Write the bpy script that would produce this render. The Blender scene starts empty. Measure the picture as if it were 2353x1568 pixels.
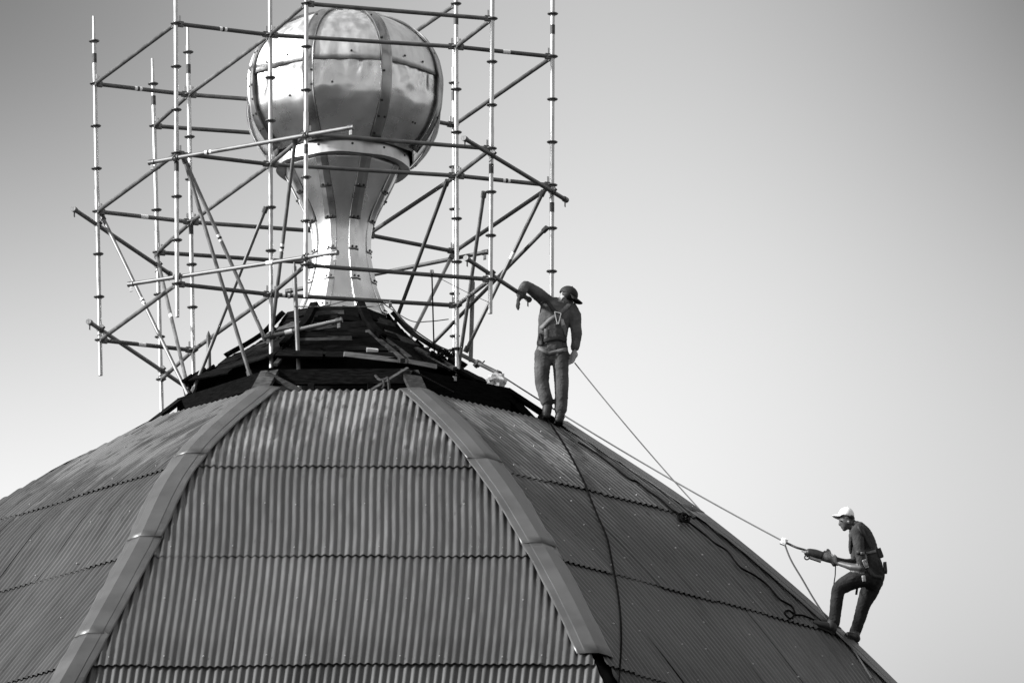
import bpy, bmesh, math, random
from mathutils import Vector, Matrix, noise
from mathutils.bvhtree import BVHTree
from mathutils.kdtree import KDTree
random.seed(7)
R = random.random
def RU(a, b): return a + (b - a) * R()
V = Vector
scene = bpy.context.scene
col = scene.collection

# ------------------------------------------------------------------ camera, sky, sun, exposure
ELEV = math.radians(16.0)            # the camera stands on the ground far off and looks up
DIST = 130.0
PXM = 206.0                          # photo units (2352 wide) per metre at the dome's axis
FPX = PXM * DIST
CW, CH = 2352.0, 1568.0
CAM = V((0.0, -DIST * math.cos(ELEV), -DIST * math.sin(ELEV)))
FWD = V((0.0, math.cos(ELEV), math.sin(ELEV)))
UPV = V((0.0, -math.sin(ELEV), math.cos(ELEV)))
RGT = V((1.0, 0.0, 0.0))
cd = bpy.data.cameras.new('camera')
cam = bpy.data.objects.new('camera', cd); col.objects.link(cam)
cd.sensor_width = 36.0; cd.lens = 36.0 * FPX / CW
cd.clip_start = 1.0; cd.clip_end = 30000.0
cam.location = CAM; cam.rotation_euler = (math.radians(90) + ELEV, 0, 0)
scene.camera = cam
GROUND_Z = CAM.z - 1.6

SUN_DIR = V((-0.86, -0.22, 0.44)).normalized()      # towards the sun
world = bpy.data.worlds.new('World'); scene.world = world; world.use_nodes = True
nt = world.node_tree; nt.nodes.clear()
wo = nt.nodes.new('ShaderNodeOutputWorld'); bg = nt.nodes.new('ShaderNodeBackground')
sky = nt.nodes.new('ShaderNodeTexSky'); sky.sky_type = 'NISHITA'; sky.sun_disc = False
sky.sun_elevation = math.asin(SUN_DIR.z); sky.sun_rotation = math.atan2(SUN_DIR.x, SUN_DIR.y)
sky.air_density = 1.0; sky.dust_density = 3.0; sky.ozone_density = 1.0
bw = nt.nodes.new('ShaderNodeRGBToBW'); nt.links.new(sky.outputs[0], bw.inputs[0])
# thin cloud veil over the whole sky: long soft billows (black and white film, so no hue)
tc = nt.nodes.new('ShaderNodeTexCoord')
def wmath(op, a, b=None):
    n = nt.nodes.new('ShaderNodeMath'); n.operation = op
    for i, v in enumerate((a, b)):
        if v is None: continue
        if isinstance(v, (int, float)): n.inputs[i].default_value = v
        else: nt.links.new(v, n.inputs[i])
    return n.outputs[0]
SKY_BASE = 0.85
SKY_VEIL = 1.65
SKY_WAVES = [((0.0, 0.0, 1.0), 59.84, -1.5218, 0.225), ((0.0, 0.0, 1.0), 36.96, -0.4728, 0.2286), ((1.0, 0.0, 0.0), 62.832, 0.8236, 0.1006), ((1.0, 0.0, 0.0), 39.27, 2.7123, 0.1249), ((0.7071, 0.0, 0.7071), 57.12, 0.9352, 0.1634), ((0.7071, 0.0, -0.7071), 57.12, -0.2123, 0.1006), ((0.9063, 0.0, 0.4226), 41.888, -1.9389, 0.0709), ((0.9063, 0.0, -0.4226), 41.888, 1.1628, 0.1034)]
#SKYFIT
acc = None
for d, k, ph, amp in SKY_WAVES:
    dot = nt.nodes.new('ShaderNodeVectorMath'); dot.operation = 'DOT_PRODUCT'
    nt.links.new(tc.outputs['Generated'], dot.inputs[0]); dot.inputs[1].default_value = d
    t = wmath('MULTIPLY', wmath('SINE', wmath('ADD', wmath('MULTIPLY', dot.outputs['Value'], k), ph)), amp)
    acc = t if acc is None else wmath('ADD', acc, t)
nz = nt.nodes.new('ShaderNodeTexNoise'); nz.inputs['Scale'].default_value = 28.0; nz.inputs['Detail'].default_value = 3.0
nt.links.new(tc.outputs['Generated'], nz.inputs['Vector'])
acc = wmath('ADD', acc, wmath('MULTIPLY', wmath('SUBTRACT', nz.outputs[0], 0.5), 0.04))
veil = wmath('MINIMUM', wmath('MAXIMUM', wmath('ADD', acc, SKY_BASE), 0.15), 1.5)
flat = wmath('ADD', wmath('MULTIPLY', bw.outputs[0], 0.30), SKY_VEIL)     # bright high overcast evens out the clear-sky gradient
lum = wmath('MULTIPLY', flat, veil)
nt.links.new(lum, bg.inputs['Color']); bg.inputs['Strength'].default_value = 0.15
nt.links.new(bg.outputs[0], wo.inputs[0])

sd = bpy.data.lights.new('sun', 'SUN'); sd.energy = 3.6; sd.angle = math.radians(6); sd.color = (1, 1, 1)
so = bpy.data.objects.new('sun', sd); col.objects.link(so)
so.rotation_euler = SUN_DIR.to_track_quat('Z', 'Y').to_euler()
scene.view_settings.view_transform = 'Standard'; scene.view_settings.look = 'None'
scene.view_settings.exposure = 1.10; scene.view_settings.gamma = 1.0
scene.view_settings.use_curve_mapping = False

# ------------------------------------------------------------------ photo position -> place, at a known depth or height
def ray(px, py):
    return (FWD + RGT * ((px - CW / 2) / FPX) - UPV * ((py - CH / 2) / FPX))
def U(px, py, y):
    d = ray(px, py); return CAM + d * ((y - CAM.y) / d.y)
def UZ(px, py, z):
    d = ray(px, py); return CAM + d * ((z - CAM.z) / d.z)
def pix(P):
    v = P - CAM; f = v.dot(FWD)
    return (CW / 2 + FPX * v.dot(RGT) / f, CH / 2 - FPX * v.dot(UPV) / f)

# ------------------------------------------------------------------ materials
MATS = {}
def mat(name, c0, c1=None, rough=0.5, metal=0.0, scale=6.0, detail=6.0, stretch=(1, 1, 1), bump=0.0, bscale=60.0,
        spec=0.5, rvar=0.0, lo=0.35, hi=0.65, extra=None, world_co=False, objvar=0.0, rough_scale=None):
    m = bpy.data.materials.new(name); m.use_nodes = True
    n = m.node_tree; b = n.nodes['Principled BSDF']
    b.inputs['Roughness'].default_value = rough; b.inputs['Metallic'].default_value = metal
    b.inputs['Specular IOR Level'].default_value = spec
    c1 = c0 if c1 is None else c1
    if world_co:
        g = n.nodes.new('ShaderNodeNewGeometry'); src = g.outputs['Position']
    else:
        g = n.nodes.new('ShaderNodeTexCoord'); src = g.outputs['Object']
    mp = n.nodes.new('ShaderNodeMapping'); mp.inputs['Scale'].default_value = stretch
    n.links.new(src, mp.inputs[0])
    no = n.nodes.new('ShaderNodeTexNoise'); no.inputs['Scale'].default_value = scale; no.inputs['Detail'].default_value = detail
    n.links.new(mp.outputs[0], no.inputs['Vector'])
    rp = n.nodes.new('ShaderNodeMapRange'); rp.inputs[1].default_value = lo; rp.inputs[2].default_value = hi
    rp.inputs[3].default_value = c0; rp.inputs[4].default_value = c1
    n.links.new(no.outputs[0], rp.inputs[0])
    out = rp.outputs[0]
    if extra:                                   # second, coarser stain with its own shape
        ev, escale, estretch, elo, ehi = extra
        mp2 = n.nodes.new('ShaderNodeMapping'); mp2.inputs['Scale'].default_value = estretch
        mp2.inputs['Location'].default_value = (3.1, 1.7, 0.4)
        n.links.new(src, mp2.inputs[0])
        n2 = n.nodes.new('ShaderNodeTexNoise'); n2.inputs['Scale'].default_value = escale; n2.inputs['Detail'].default_value = 5.0
        n.links.new(mp2.outputs[0], n2.inputs['Vector'])
        r2 = n.nodes.new('ShaderNodeMapRange'); r2.inputs[1].default_value = elo; r2.inputs[2].default_value = ehi
        n.links.new(n2.outputs[0], r2.inputs[0])
        mx = n.nodes.new('ShaderNodeMix'); mx.data_type = 'FLOAT'
        n.links.new(r2.outputs[0], mx.inputs[0]); n.links.new(out, mx.inputs[2]); mx.inputs[3].default_value = ev
        out = mx.outputs[0]
    if objvar:
        oi = n.nodes.new('ShaderNodeObjectInfo')
        r3 = n.nodes.new('ShaderNodeMapRange'); r3.inputs[3].default_value = 1 - objvar; r3.inputs[4].default_value = 1 + objvar
        n.links.new(oi.outputs['Random'], r3.inputs[0])
        mm = n.nodes.new('ShaderNodeMath'); mm.operation = 'MULTIPLY'
        n.links.new(out, mm.inputs[0]); n.links.new(r3.outputs[0], mm.inputs[1]); out = mm.outputs[0]
    n.links.new(out, b.inputs['Base Color'])
    if rvar:
        rr = n.nodes.new('ShaderNodeMapRange'); rr.inputs[1].default_value = 0.3; rr.inputs[2].default_value = 0.7
        rr.inputs[3].default_value = max(0.03, rough - rvar); rr.inputs[4].default_value = rough + rvar
        n.links.new(no.outputs[0], rr.inputs[0]); n.links.new(rr.outputs[0], b.inputs['Roughness'])
    if bump:
        nb = n.nodes.new('ShaderNodeTexNoise'); nb.inputs['Scale'].default_value = bscale; nb.inputs['Detail'].default_value = 4.0
        n.links.new(mp.outputs[0], nb.inputs['Vector'])
        bp = n.nodes.new('ShaderNodeBump'); bp.inputs['Strength'].default_value = bump; bp.inputs['Distance'].default_value = 0.01
        n.links.new(nb.outputs[0], bp.inputs['Height']); n.links.new(bp.outputs[0], b.inputs['Normal'])
    MATS[name] = m
    return m

mat('galvanised_tube', 0.36, 0.52, rough=0.42, metal=0.7, scale=7, rvar=0.1, objvar=0.12)
mat('mid_tube', 0.13, 0.22, rough=0.5, metal=0.5, scale=7, rvar=0.1, objvar=0.2)
mat('worn_tube', 0.08, 0.14, rough=0.5, metal=0.4, scale=6, rvar=0.1, objvar=0.25)
mat('rosette_steel', 0.07, 0.16, rough=0.5, metal=0.6, scale=30)
mat('band_paint', 0.02, 0.05, rough=0.6, scale=30)
mat('white_sticker', 0.75, 0.85, rough=0.5, scale=30)
mat('sticker_print', 0.02, rough=0.6)
mat('roof_sheet_plain', 0.046, 0.062, rough=0.46, scale=2.2, stretch=(5, 5, 0.6), spec=0.35, world_co=True)
def roof_material():
    """painted corrugated iron: streaks of weather down the slope, lime washed down from the broken collar over the top sheets"""
    m = bpy.data.materials.new('roof_sheet'); m.use_nodes = True; n = m.node_tree; b = n.nodes['Principled BSDF']
    L = n.links.new
    def nd(t): return n.nodes.new('ShaderNode' + t)
    def mth(op, a, c=None):
        x = nd('Math'); x.operation = op
        for i, v in enumerate((a, c)):
            if v is None: continue
            if isinstance(v, (int, float)): x.inputs[i].default_value = v
            else: L(v, x.inputs[i])
        return x.outputs[0]
    def rng(v, a, c, d, e):
        x = nd('MapRange'); L(v, x.inputs[0])
        for i, q in enumerate((a, c, d, e)): x.inputs[i + 1].default_value = q
        return x.outputs[0]
    uv = nd('UVMap'); uv.uv_map = 'UVMap'
    def noi(sx, sy, scale, detail=4, off=0.0):
        mp = nd('Mapping'); mp.inputs['Scale'].default_value = (sx, sy, 1); mp.inputs['Location'].default_value = (off, off * 0.7, off); L(uv.outputs[0], mp.inputs[0])
        t = nd('TexNoise'); t.inputs['Scale'].default_value = scale; t.inputs['Detail'].default_value = detail; L(mp.outputs[0], t.inputs['Vector']); return t.outputs[0]
    sep = nd('SeparateXYZ'); L(uv.outputs[0], sep.inputs[0])
    fine = noi(6, 0.7, 2.0, 5)                                  # thin streaks
    broad = noi(0.8, 0.35, 1.0, 3, 4.2)                         # sheet to sheet fading
    base = mth('ADD', rng(fine, 0.3, 0.7, 0.042, 0.084), rng(broad, 0.3, 0.7, -0.014, 0.014))
    # washed lime: strongest under the collar, dying out down the slope
    patch = noi(1.3, 0.9, 1.0, 3, 9.3); streak = noi(13, 1.2, 1.6, 5, 2.2)
    reach = rng(sep.outputs[1], 0.0, 3.2, 0.07, -0.22)
    wash = rng(mth('ADD', mth('ADD', mth('MULTIPLY', patch, 0.55), mth('MULTIPLY', streak, 0.45)), reach), 0.45, 0.53, 0.0, 1.0)
    mx = nd('Mix'); mx.data_type = 'FLOAT'; L(wash, mx.inputs[0]); L(base, mx.inputs[2]); mx.inputs[3].default_value = 0.15
    # rusty dark dabs
    dab = rng(mth('ADD', noi(9, 2.2, 2.0, 4, 6.6), rng(sep.outputs[1], 0.0, 5.0, 0.05, -0.10)), 0.60, 0.70, 0.0, 0.75)
    mx2 = nd('Mix'); mx2.data_type = 'FLOAT'; L(dab, mx2.inputs[0]); L(mx.outputs[0], mx2.inputs[2]); mx2.inputs[3].default_value = 0.02
    oi = nd('ObjectInfo'); v = mth('MULTIPLY', mx2.outputs[0], rng(oi.outputs['Random'], 0, 1, 0.80, 1.12))
    L(v, b.inputs['Base Color']); b.inputs['Specular IOR Level'].default_value = 0.38
    L(rng(fine, 0.3, 0.7, 0.38, 0.52), b.inputs['Roughness'])
    MATS['roof_sheet'] = m
roof_material()
mat('flashing', 0.054, 0.084, rough=0.42, metal=0.15, scale=2.5, world_co=True, rvar=0.06, objvar=0.10, bump=0.08, bscale=12)
mat('screw', 0.30, 0.45, rough=0.4, metal=0.5)
mat('shade_black', 0.004, 0.008, rough=0.9, scale=8, world_co=True, spec=0.1)  # near-black colour stands in for shade inside the roof
mat('old_timber', 0.0012, 0.008, rough=0.9, scale=9, stretch=(1, 1, 7), world_co=True, spec=0.05, bump=0.5, bscale=30, objvar=0.5)
mat('grey_timber', 0.018, 0.06, rough=0.8, scale=7, stretch=(2, 2, 6), spec=0.2, bump=0.4, bscale=30, objvar=0.3)
mat('pale_plank', 0.16, 0.30, rough=0.75, scale=6, stretch=(1, 1, 5), spec=0.2, objvar=0.2)
mat('globe_metal', 0.62, 0.76, rough=0.27, metal=1.0, scale=3.0, stretch=(1, 1, 0.6), rvar=0.06, world_co=True, bump=0.06, bscale=9, objvar=0.05)
mat('globe_metal_dull', 0.62, 0.80, rough=0.5, metal=1.0, scale=3.5, stretch=(3, 3, 0.6), rvar=0.1, world_co=True, bump=0.1, bscale=10, objvar=0.05)
mat('strip_metal', 0.26, 0.42, rough=0.33, metal=1.0, scale=4.0, rvar=0.1, world_co=True, objvar=0.08)
mat('collar_metal', 0.38, 0.60, rough=0.45, metal=1.0, scale=5.0, stretch=(1, 1, 0.4), rvar=0.1, world_co=True, bump=0.15, bscale=14)
mat('rivet', 0.02, 0.04, rough=0.5, metal=0.3)
mat('rope_pale', 0.10, 0.12, rough=0.9, scale=6)
mat('rope_dark', 0.002, 0.004, rough=0.9, scale=40, spec=0.05)
mat('cable_mid', 0.10, 0.16, rough=0.6, scale=40)
mat('white_plastic', 0.75, 0.85, rough=0.45, scale=20)
mat('bag_plastic', 0.38, 0.62, rough=0.4, scale=14, bump=0.5, bscale=25)
mat('skin', 0.22, 0.30, rough=0.55, scale=14)
mat('skin_dark', 0.045, 0.075, rough=0.5, scale=14)
mat('jacket', 0.055, 0.115, rough=0.85, scale=9, bump=1.0, bscale=16, spec=0.2)
mat('jeans', 0.04, 0.11, rough=0.9, scale=5, bump=1.0, bscale=16, spec=0.15)
mat('shirt', 0.024, 0.048, rough=0.9, scale=9, bump=1.0, bscale=16, spec=0.2)
mat('dark_trousers', 0.012, 0.030, rough=0.9, scale=6, bump=1.0, bscale=16, spec=0.15)
mat('boot', 0.006, 0.014, rough=0.6, scale=14)
mat('glove_dark', 0.010, 0.025, rough=0.8, scale=20)
mat('glove_pale', 0.20, 0.34, rough=0.8, scale=20)
mat('cap_dark', 0.006, 0.014, rough=0.75, scale=14)
mat('cap_white', 0.75, 0.85, rough=0.7, scale=14)
mat('strap_grey', 0.11, 0.17, rough=0.7, scale=30)
mat('strap_dark', 0.008, 0.016, rough=0.7, scale=30)
mat('strap_pale', 0.35, 0.5, rough=0.7, scale=30)
mat('buckle', 0.6, 0.75, rough=0.25, metal=1.0)
mat('hair', 0.006, 0.01, rough=0.7)
mat('tool_black', 0.006, 0.02, rough=0.45, scale=20)
mat('tool_grey', 0.10, 0.18, rough=0.4, metal=0.4, scale=20)
mat('ground', 0.028, 0.05, rough=0.95, scale=0.05, world_co=True, extra=(0.03, 0.012, (1, 1, 1), 0.45, 0.6))
mat('drum_plaster', 0.35, 0.45, rough=0.9, scale=1.2, world_co=True)

# ------------------------------------------------------------------ mesh helpers
class MB:
    def __init__(s): s.v = []; s.f = []
    def add(s, vs, fs):
        o = len(s.v); s.v += [V(p) for p in vs]; s.f += [tuple(i + o for i in f) for f in fs]
    def tube(s, p, q, r, n=10, r2=None):
        s.path([p, q], r, n, r2)
    def path(s, pts, r, n=8, r2=None, closed=False):
        pts = [V(p) for p in pts]
        k = len(pts); o = len(s.v); up = None
        for i, p in enumerate(pts):
            if i == 0: t = pts[1] - p
            elif i == k - 1: t = p - pts[i - 1]
            else: t = pts[i + 1] - pts[i - 1]
            if t.length < 1e-9: t = V((0, 0, 1))
            t.normalize()
            if up is None:
                up = V((0, 0, 1)) if abs(t.z) < 0.9 else V((1, 0, 0))
            a = (up - t * up.dot(t))
            if a.length < 1e-6: a = t.orthogonal()
            a.normalize(); up = a
            b = t.cross(a)
            rr = r if r2 is None else r + (r2 - r) * i / (k - 1)
            for j in range(n):
                an = 2 * math.pi * j / n
                s.v.append(p + a * (rr * math.cos(an)) + b * (rr * math.sin(an)))
        for i in range(k - 1):
            for j in range(n):
                j2 = (j + 1) % n
                s.f.append((o + i * n + j, o + i * n + j2, o + (i + 1) * n + j2, o + (i + 1) * n + j))
        s.f.append(tuple(o + j for j in reversed(range(n))))
        s.f.append(tuple(o + (k - 1) * n + j for j in range(n)))
    def box(s, c, x, y, z):                       # centre and three half-axis vectors
        c = V(c); x = V(x); y = V(y); z = V(z)
        vs = [c + x * a + y * b + z * d for a in (-1, 1) for b in (-1, 1) for d in (-1, 1)]
        fs = [(0, 1, 3, 2), (4, 6, 7, 5), (0, 4, 5, 1), (2, 3, 7, 6), (0, 2, 6, 4), (1, 5, 7, 3)]
        s.add(vs, fs)
    def beam(s, p, q, w, h, up=(0, 0, 1)):
        p = V(p); q = V(q); t = (q - p); L = t.length; t.normalize(); up = V(up)
        a = up - t * up.dot(t)
        if a.length < 1e-5: a = t.orthogonal()
        a.normalize(); b = t.cross(a)
        s.box((p + q) / 2, t * (L / 2), b * (w / 2), a * (h / 2))
    def disc(s, c, ax, r, th, n=16, notch=0.0):
        ax = V(ax).normalized(); a = ax.orthogonal().normalized(); b = ax.cross(a); o = len(s.v)
        for zz in (-th / 2, th / 2):
            for j in range(n):
                an = 2 * math.pi * j / n
                rr = r * (1 - (notch if j % 2 else 0))
                s.v.append(V(c) + ax * zz + a * rr * math.cos(an) + b * rr * math.sin(an))
        for j in range(n):
            j2 = (j + 1) % n
            s.f.append((o + j, o + j2, o + n + j2, o + n + j))
        s.f.append(tuple(o + j for j in reversed(range(n)))); s.f.append(tuple(o + n + j for j in range(n)))
    def grid(s, rows):
        o = len(s.v); m = len(rows[0])
        for r in rows: s.v += [V(p) for p in r]
        for i in range(len(rows) - 1):
            for j in range(m - 1):
                s.f.append((o + i * m + j, o + i * m + j + 1, o + (i + 1) * m + j + 1, o + (i + 1) * m + j))
    def ball(s, c, rx, ry=None, rz=None, nu=10, nv=6):
        ry = rx if ry is None else ry; rz = rx if rz is None else rz; c = V(c); o = len(s.v)
        s.v.append(c + V((0, 0, rz)))
        for i in range(1, nv):
            ph = math.pi * i / nv
            for j in range(nu):
                an = 2 * math.pi * j / nu
                s.v.append(c + V((rx * math.sin(ph) * math.cos(an), ry * math.sin(ph) * math.sin(an), rz * math.cos(ph))))
        s.v.append(c - V((0, 0, rz))); last = len(s.v) - 1
        for j in range(nu): s.f.append((o, o + 1 + j, o + 1 + (j + 1) % nu))
        for i in range(nv - 2):
            for j in range(nu):
                a = o + 1 + i * nu; s.f.append((a + j, a + nu + j, a + nu + (j + 1) % nu, a + (j + 1) % nu))
        a = o + 1 + (nv - 2) * nu
        for j in range(nu): s.f.append((a + j, last, a + (j + 1) % nu))
    def build(s, name, material, parent=None, smooth=True, angle=40, solid=0.0, recalc=True):
        if s.v:
            lo = V((min(p.x for p in s.v), min(p.y for p in s.v), min(p.z for p in s.v)))
            hi = V((max(p.x for p in s.v), max(p.y for p in s.v), max(p.z for p in s.v)))
            c = (lo + hi) / 2
        else: c = V()
        me = bpy.data.meshes.new(name)
        me.from_pydata([p - c for p in s.v], [], s.f); me.update()
        if recalc:
            bm = bmesh.new(); bm.from_mesh(me); bmesh.ops.recalc_face_normals(bm, faces=bm.faces); bm.to_mesh(me); bm.free()
        if smooth:
            me.polygons.foreach_set('use_smooth', [True] * len(me.polygons))
            if angle: me.set_sharp_from_angle(angle=math.radians(angle))
        ob = bpy.data.objects.new(name, me); col.objects.link(ob)
        ob.location = c
        if material: me.materials.append(MATS[material])
        if parent: setparent(ob, parent)
        if solid:
            md = ob.modifiers.new('thickness', 'SOLIDIFY'); md.thickness = solid; md.offset = -1
        return ob
WLOC = {}
def wloc(o):
    p = V(o.location)
    if o.parent: p = p + wloc(o.parent)
    return p
def setparent(ob, parent):
    ob.location = V(ob.location) - wloc(parent); ob.parent = parent
def tag(o, label=None, cat=None, group=None, kind=None):
    if label: o['label'] = label
    if cat: o['category'] = cat
    if group: o['group'] = group
    if kind: o['kind'] = kind
    return o
def empty(name, loc, label, cat, group=None):
    o = bpy.data.objects.new(name, None); col.objects.link(o); o.location = loc; o.empty_display_size = 0.3
    return tag(o, label, cat, group)
def catmull(pts, n=6):
    P = [V(p) for p in pts]; P = [P[0] * 2 - P[1]] + P + [P[-1] * 2 - P[-2]]; out = []
    for i in range(1, len(P) - 2):
        a, b, c, d = P[i - 1], P[i], P[i + 1], P[i + 2]
        for j in range(n):
            t = j / n
            out.append(0.5 * ((2 * b) + (c - a) * t + (2 * a - 5 * b + 4 * c - d) * t * t + (3 * b - a - 3 * c + d) * t ** 3))
    out.append(P[-2]); return out

_small = {}
def stud_mesh(kind, material):
    if kind not in _small:
        m = MB(); ring = [V((math.cos(j * math.pi / 4), math.sin(j * math.pi / 4), 0)) for j in range(8)]
        m.add([q - V((0, 0, 0.5)) for q in ring] + [q * 0.85 + V((0, 0, 0.55)) for q in ring] + [V((0, 0, 0.9))],
              [(j, (j + 1) % 8, 8 + (j + 1) % 8, 8 + j) for j in range(8)] + [(8 + j, 8 + (j + 1) % 8, 16) for j in range(8)])
        me = bpy.data.meshes.new(kind); me.from_pydata([tuple(p) for p in m.v], [], m.f); me.materials.append(MATS[material])
        _small[kind] = me
    return _small[kind]
def stud(kind, material, p, nrm, r, h, parent):
    o = bpy.data.objects.new(kind, stud_mesh(kind, material)); col.objects.link(o)
    o.location = p; o.rotation_euler = V(nrm).to_track_quat('Z', 'Y').to_euler(); o.scale = (r, r, h)
    setparent(o, parent); return o
# ------------------------------------------------------------------ setting: ground
g = MB(); g.grid([[(-9000, -9000, GROUND_Z), (9000, -9000, GROUND_Z)], [(-9000, 9000, GROUND_Z), (9000, 9000, GROUND_Z)]])
tag(g.build('ground', 'ground', smooth=False), kind='structure')

# ------------------------------------------------------------------ dome roof: an octagon of curved faces
AX = (777 - CW / 2) / PXM; AY = 0.0
ZR = [-1.198, -2.664, -4.106, -5.796, -7.55]
L1 = [UZ(600, 898, ZR[0]), UZ(415, 1073, ZR[1]), UZ(308, 1278, ZR[2]), UZ(170, 1528, ZR[3])]
R1 = [UZ(957, 898, ZR[0]), UZ(1125, 1076, ZR[1]), UZ(1255, 1280, ZR[2]), UZ(1378, 1525, ZR[3])]
R2 = [UZ(1297, 978, ZR[0]), UZ(1620, 1195, ZR[1]), UZ(1933, 1461, ZR[2]), UZ(2233, 1764, ZR[3])]
L2 = [UZ(370, 958, ZR[0]), UZ(-123, 1236, ZR[1]), UZ(-380, 1470, ZR[2]), UZ(-680, 1765, ZR[3])]
AP4 = 8.45
L1.append(V((AX - AP4 * 0.4142, -AP4, ZR[4]))); R1.append(V((AX + AP4 * 0.4142, -AP4, ZR[4])))
R2.append(V((AX + AP4, -AP4 * 0.4142, ZR[4]))); L2.append(V((AX - AP4, -AP4 * 0.4142, ZR[4])))
def mirror(h): return [V((p.x, -p.y, p.z)) for p in h]
ML2 = mirror(L2); MR2 = mirror(R2)
BULGE = {id(L2): 0.05, id(ML2): 0.05, id(R2): 0.0, id(MR2): 0.0}
HIPS = [L1, R1, R2, MR2, mirror(R1), mirror(L1), ML2, L2]
def hip_at(h, t):
    t = max(0.0, min(4.0, t)); i = min(3, int(t)); f = t - i
    a = h[i - 1] if i > 0 else h[0] * 2 - h[1]
    b = h[i]; c = h[i + 1]
    d = h[i + 2] if i < 3 else h[4] * 2 - h[3]
    cr = 0.5 * ((2 * b) + (c - a) * f + (2 * a - 5 * b + 4 * c - d) * f * f + (3 * b - a - 3 * c + d) * f ** 3)
    up = BULGE.get(id(h), 0.03) * 4 * f * (1 - f) if i == 0 else 0.0
    return cr + V((0, 0, up))
class Face:
    def __init__(s, a, b, lean=0.0, m0=0.0, m1=0.0): s.a = a; s.b = b; s.lean = lean
    def frame(s, t):
        A = hip_at(s.a, t); B = hip_at(s.b, t); e = B - A; w = e.length; e.normalize()
        A2 = hip_at(s.a, t + 0.05); B2 = hip_at(s.b, t + 0.05); A1 = hip_at(s.a, t - 0.05); B1 = hip_at(s.b, t - 0.05)
        d = ((A2 + B2) - (A1 + B1)); n = e.cross(d)
        if n.z < 0: n = -n
        return (A + B) / 2, e, w, n.normalized()
    def P(s, u, t, off):
        C, e, w, n = s.frame(t); return C + e * u + n * off
    def w(s, t): return (hip_at(s.b, t) - hip_at(s.a, t)).length
    def tmin(s, ui, margin):
        def inside(t):
            return abs(ui + s.lean * (t - 2)) <= s.w(t) / 2 - margin
        if inside(0.0): return 0.0
        if not inside(4.0): return 9.0
        lo, hi = 0.0, 4.0
        for _ in range(18):
            m = (lo + hi) / 2
            if inside(m): hi = m
            else: lo = m
        return hi
F_FRONT = Face(L1, R1, lean=-0.085)
F_RIGHT = Face(R1, R2, lean=0.0)
F_LEFT = Face(L2, L1, lean=0.0)

dome = empty('dome_roof', (AX, AY, ZR[4]), 'octagonal church dome clad in grey corrugated iron sheets with folded metal hips', 'dome')

# boarding under the sheets, black standing in for shade seen through gaps, and the drum below
mb = MB()
ts = [i * 0.25 for i in range(17)]
for k in range(8):
    a, b = HIPS[k], HIPS[(k + 1) % 8]; fc = Face(a, b)
    mb.grid([[fc.P(-fc.w(t) / 2, t, -0.03), fc.P(fc.w(t) / 2, t, -0.03)] for t in ts])
shade_boarding = mb.build('shade_boarding', 'shade_black', dome, smooth=False)
DECK = BVHTree.FromPolygons([p for p in mb.v], mb.f)
def on_roof(px, py, off=0.05):
    d = ray(px, py).normalized(); h = DECK.ray_cast(CAM, d)
    if h[0] is None: return None
    n = h[1] if h[1].z > 0 else -h[1]
    return h[0] + n * off
mb = MB()
drum = []
for z, k in ((ZR[4] - 0.05, 1.0), (ZR[4] - 0.9, 0.985), (GROUND_Z, 0.985)):
    drum.append([V((AX + (h[4].x - AX) * k, h[4].y * k, z)) for h in HIPS] + [V((AX + (HIPS[0][4].x - AX) * k, HIPS[0][4].y * k, z))])
mb.grid(drum); mb.build('drum_wall', 'drum_plaster', dome, smooth=False)

PITCH = 0.0815; AMP = 0.0115; SEG = 8
def set_uv(ob, uvs):
    me = ob.data; l = me.uv_layers.new(name='UVMap')
    for lp in me.loops: l.data[lp.index].uv = uvs[lp.vertex_index]
def sheet_rows(fc, nrow, top_jit, worn_rows=(0,), name='corrugated_sheet', coarse=False, tmax=4.0, gap=0.0, fid=0):
    made = []
    for r in range(nrow):
        wmax = fc.w(min(4.0, r + 1)) / 2 + 0.4
        ns = 10; step = PITCH * ns
        shift = RU(0, step)
        i0 = int(math.floor((-wmax - shift) / step)); i1 = int(math.ceil((wmax - shift) / step))
        for i in range(i0, i1 + 1):
            u0 = shift + i * step
            lift = RU(0.011, 0.024); lift0 = RU(0.0, 0.004); dt = RU(-0.008, 0.012); tw = RU(-0.006, 0.006)
            cols = []; uvs = []
            nseg = ns * SEG + SEG // 2
            for c in range(nseg + 1):
                ui = u0 + c * PITCH / SEG
                mg = 0.05 + (gap if r >= 3 else 0.0)
                tm = fc.tmin(ui, mg)
                tt0 = max(r - 0.035 if r else 0.0 + top_jit * math.sin(i * 2.3), tm)
                tt1 = min(r + 1.012 + dt + tw * c / nseg, tmax)
                if tt1 - tt0 < 0.02:
                    if len(cols) > 2: break
                    cols = []; uvs = []; continue
                colp = []
                for q in range(6):
                    t = tt0 + (tt1 - tt0) * q / 5
                    f = t - r
                    wave = AMP * math.cos(2 * math.pi * ui / PITCH)
                    dent = 0.006 * noise.noise(V((ui * 1.7, t * 2.1, r * 3.3 + i)))
                    off = 0.012 + wave + lift0 + lift * max(0.0, f) ** 2 * (1 if r < nrow - 1 else 0.3) + dent + 0.0006 * c / nseg
                    colp.append(fc.P(ui + fc.lean * (t - 2), t, off)); uvs.append((ui + fid * 23.7, t * 2.1))
                cols.append(colp)
            if len(cols) < 3: continue
            m = MB(); m.grid(cols)
            ob = m.build(name, 'roof_sheet', dome, angle=0, recalc=False); set_uv(ob, uvs); made.append(ob)
    return made
sheet_rows(F_FRONT, 4, 0.012)
sheet_rows(F_RIGHT, 4, 0.012, gap=0.10, fid=1)
sheet_rows(F_LEFT, 4, 0.012, worn_rows=(), fid=2)
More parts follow.
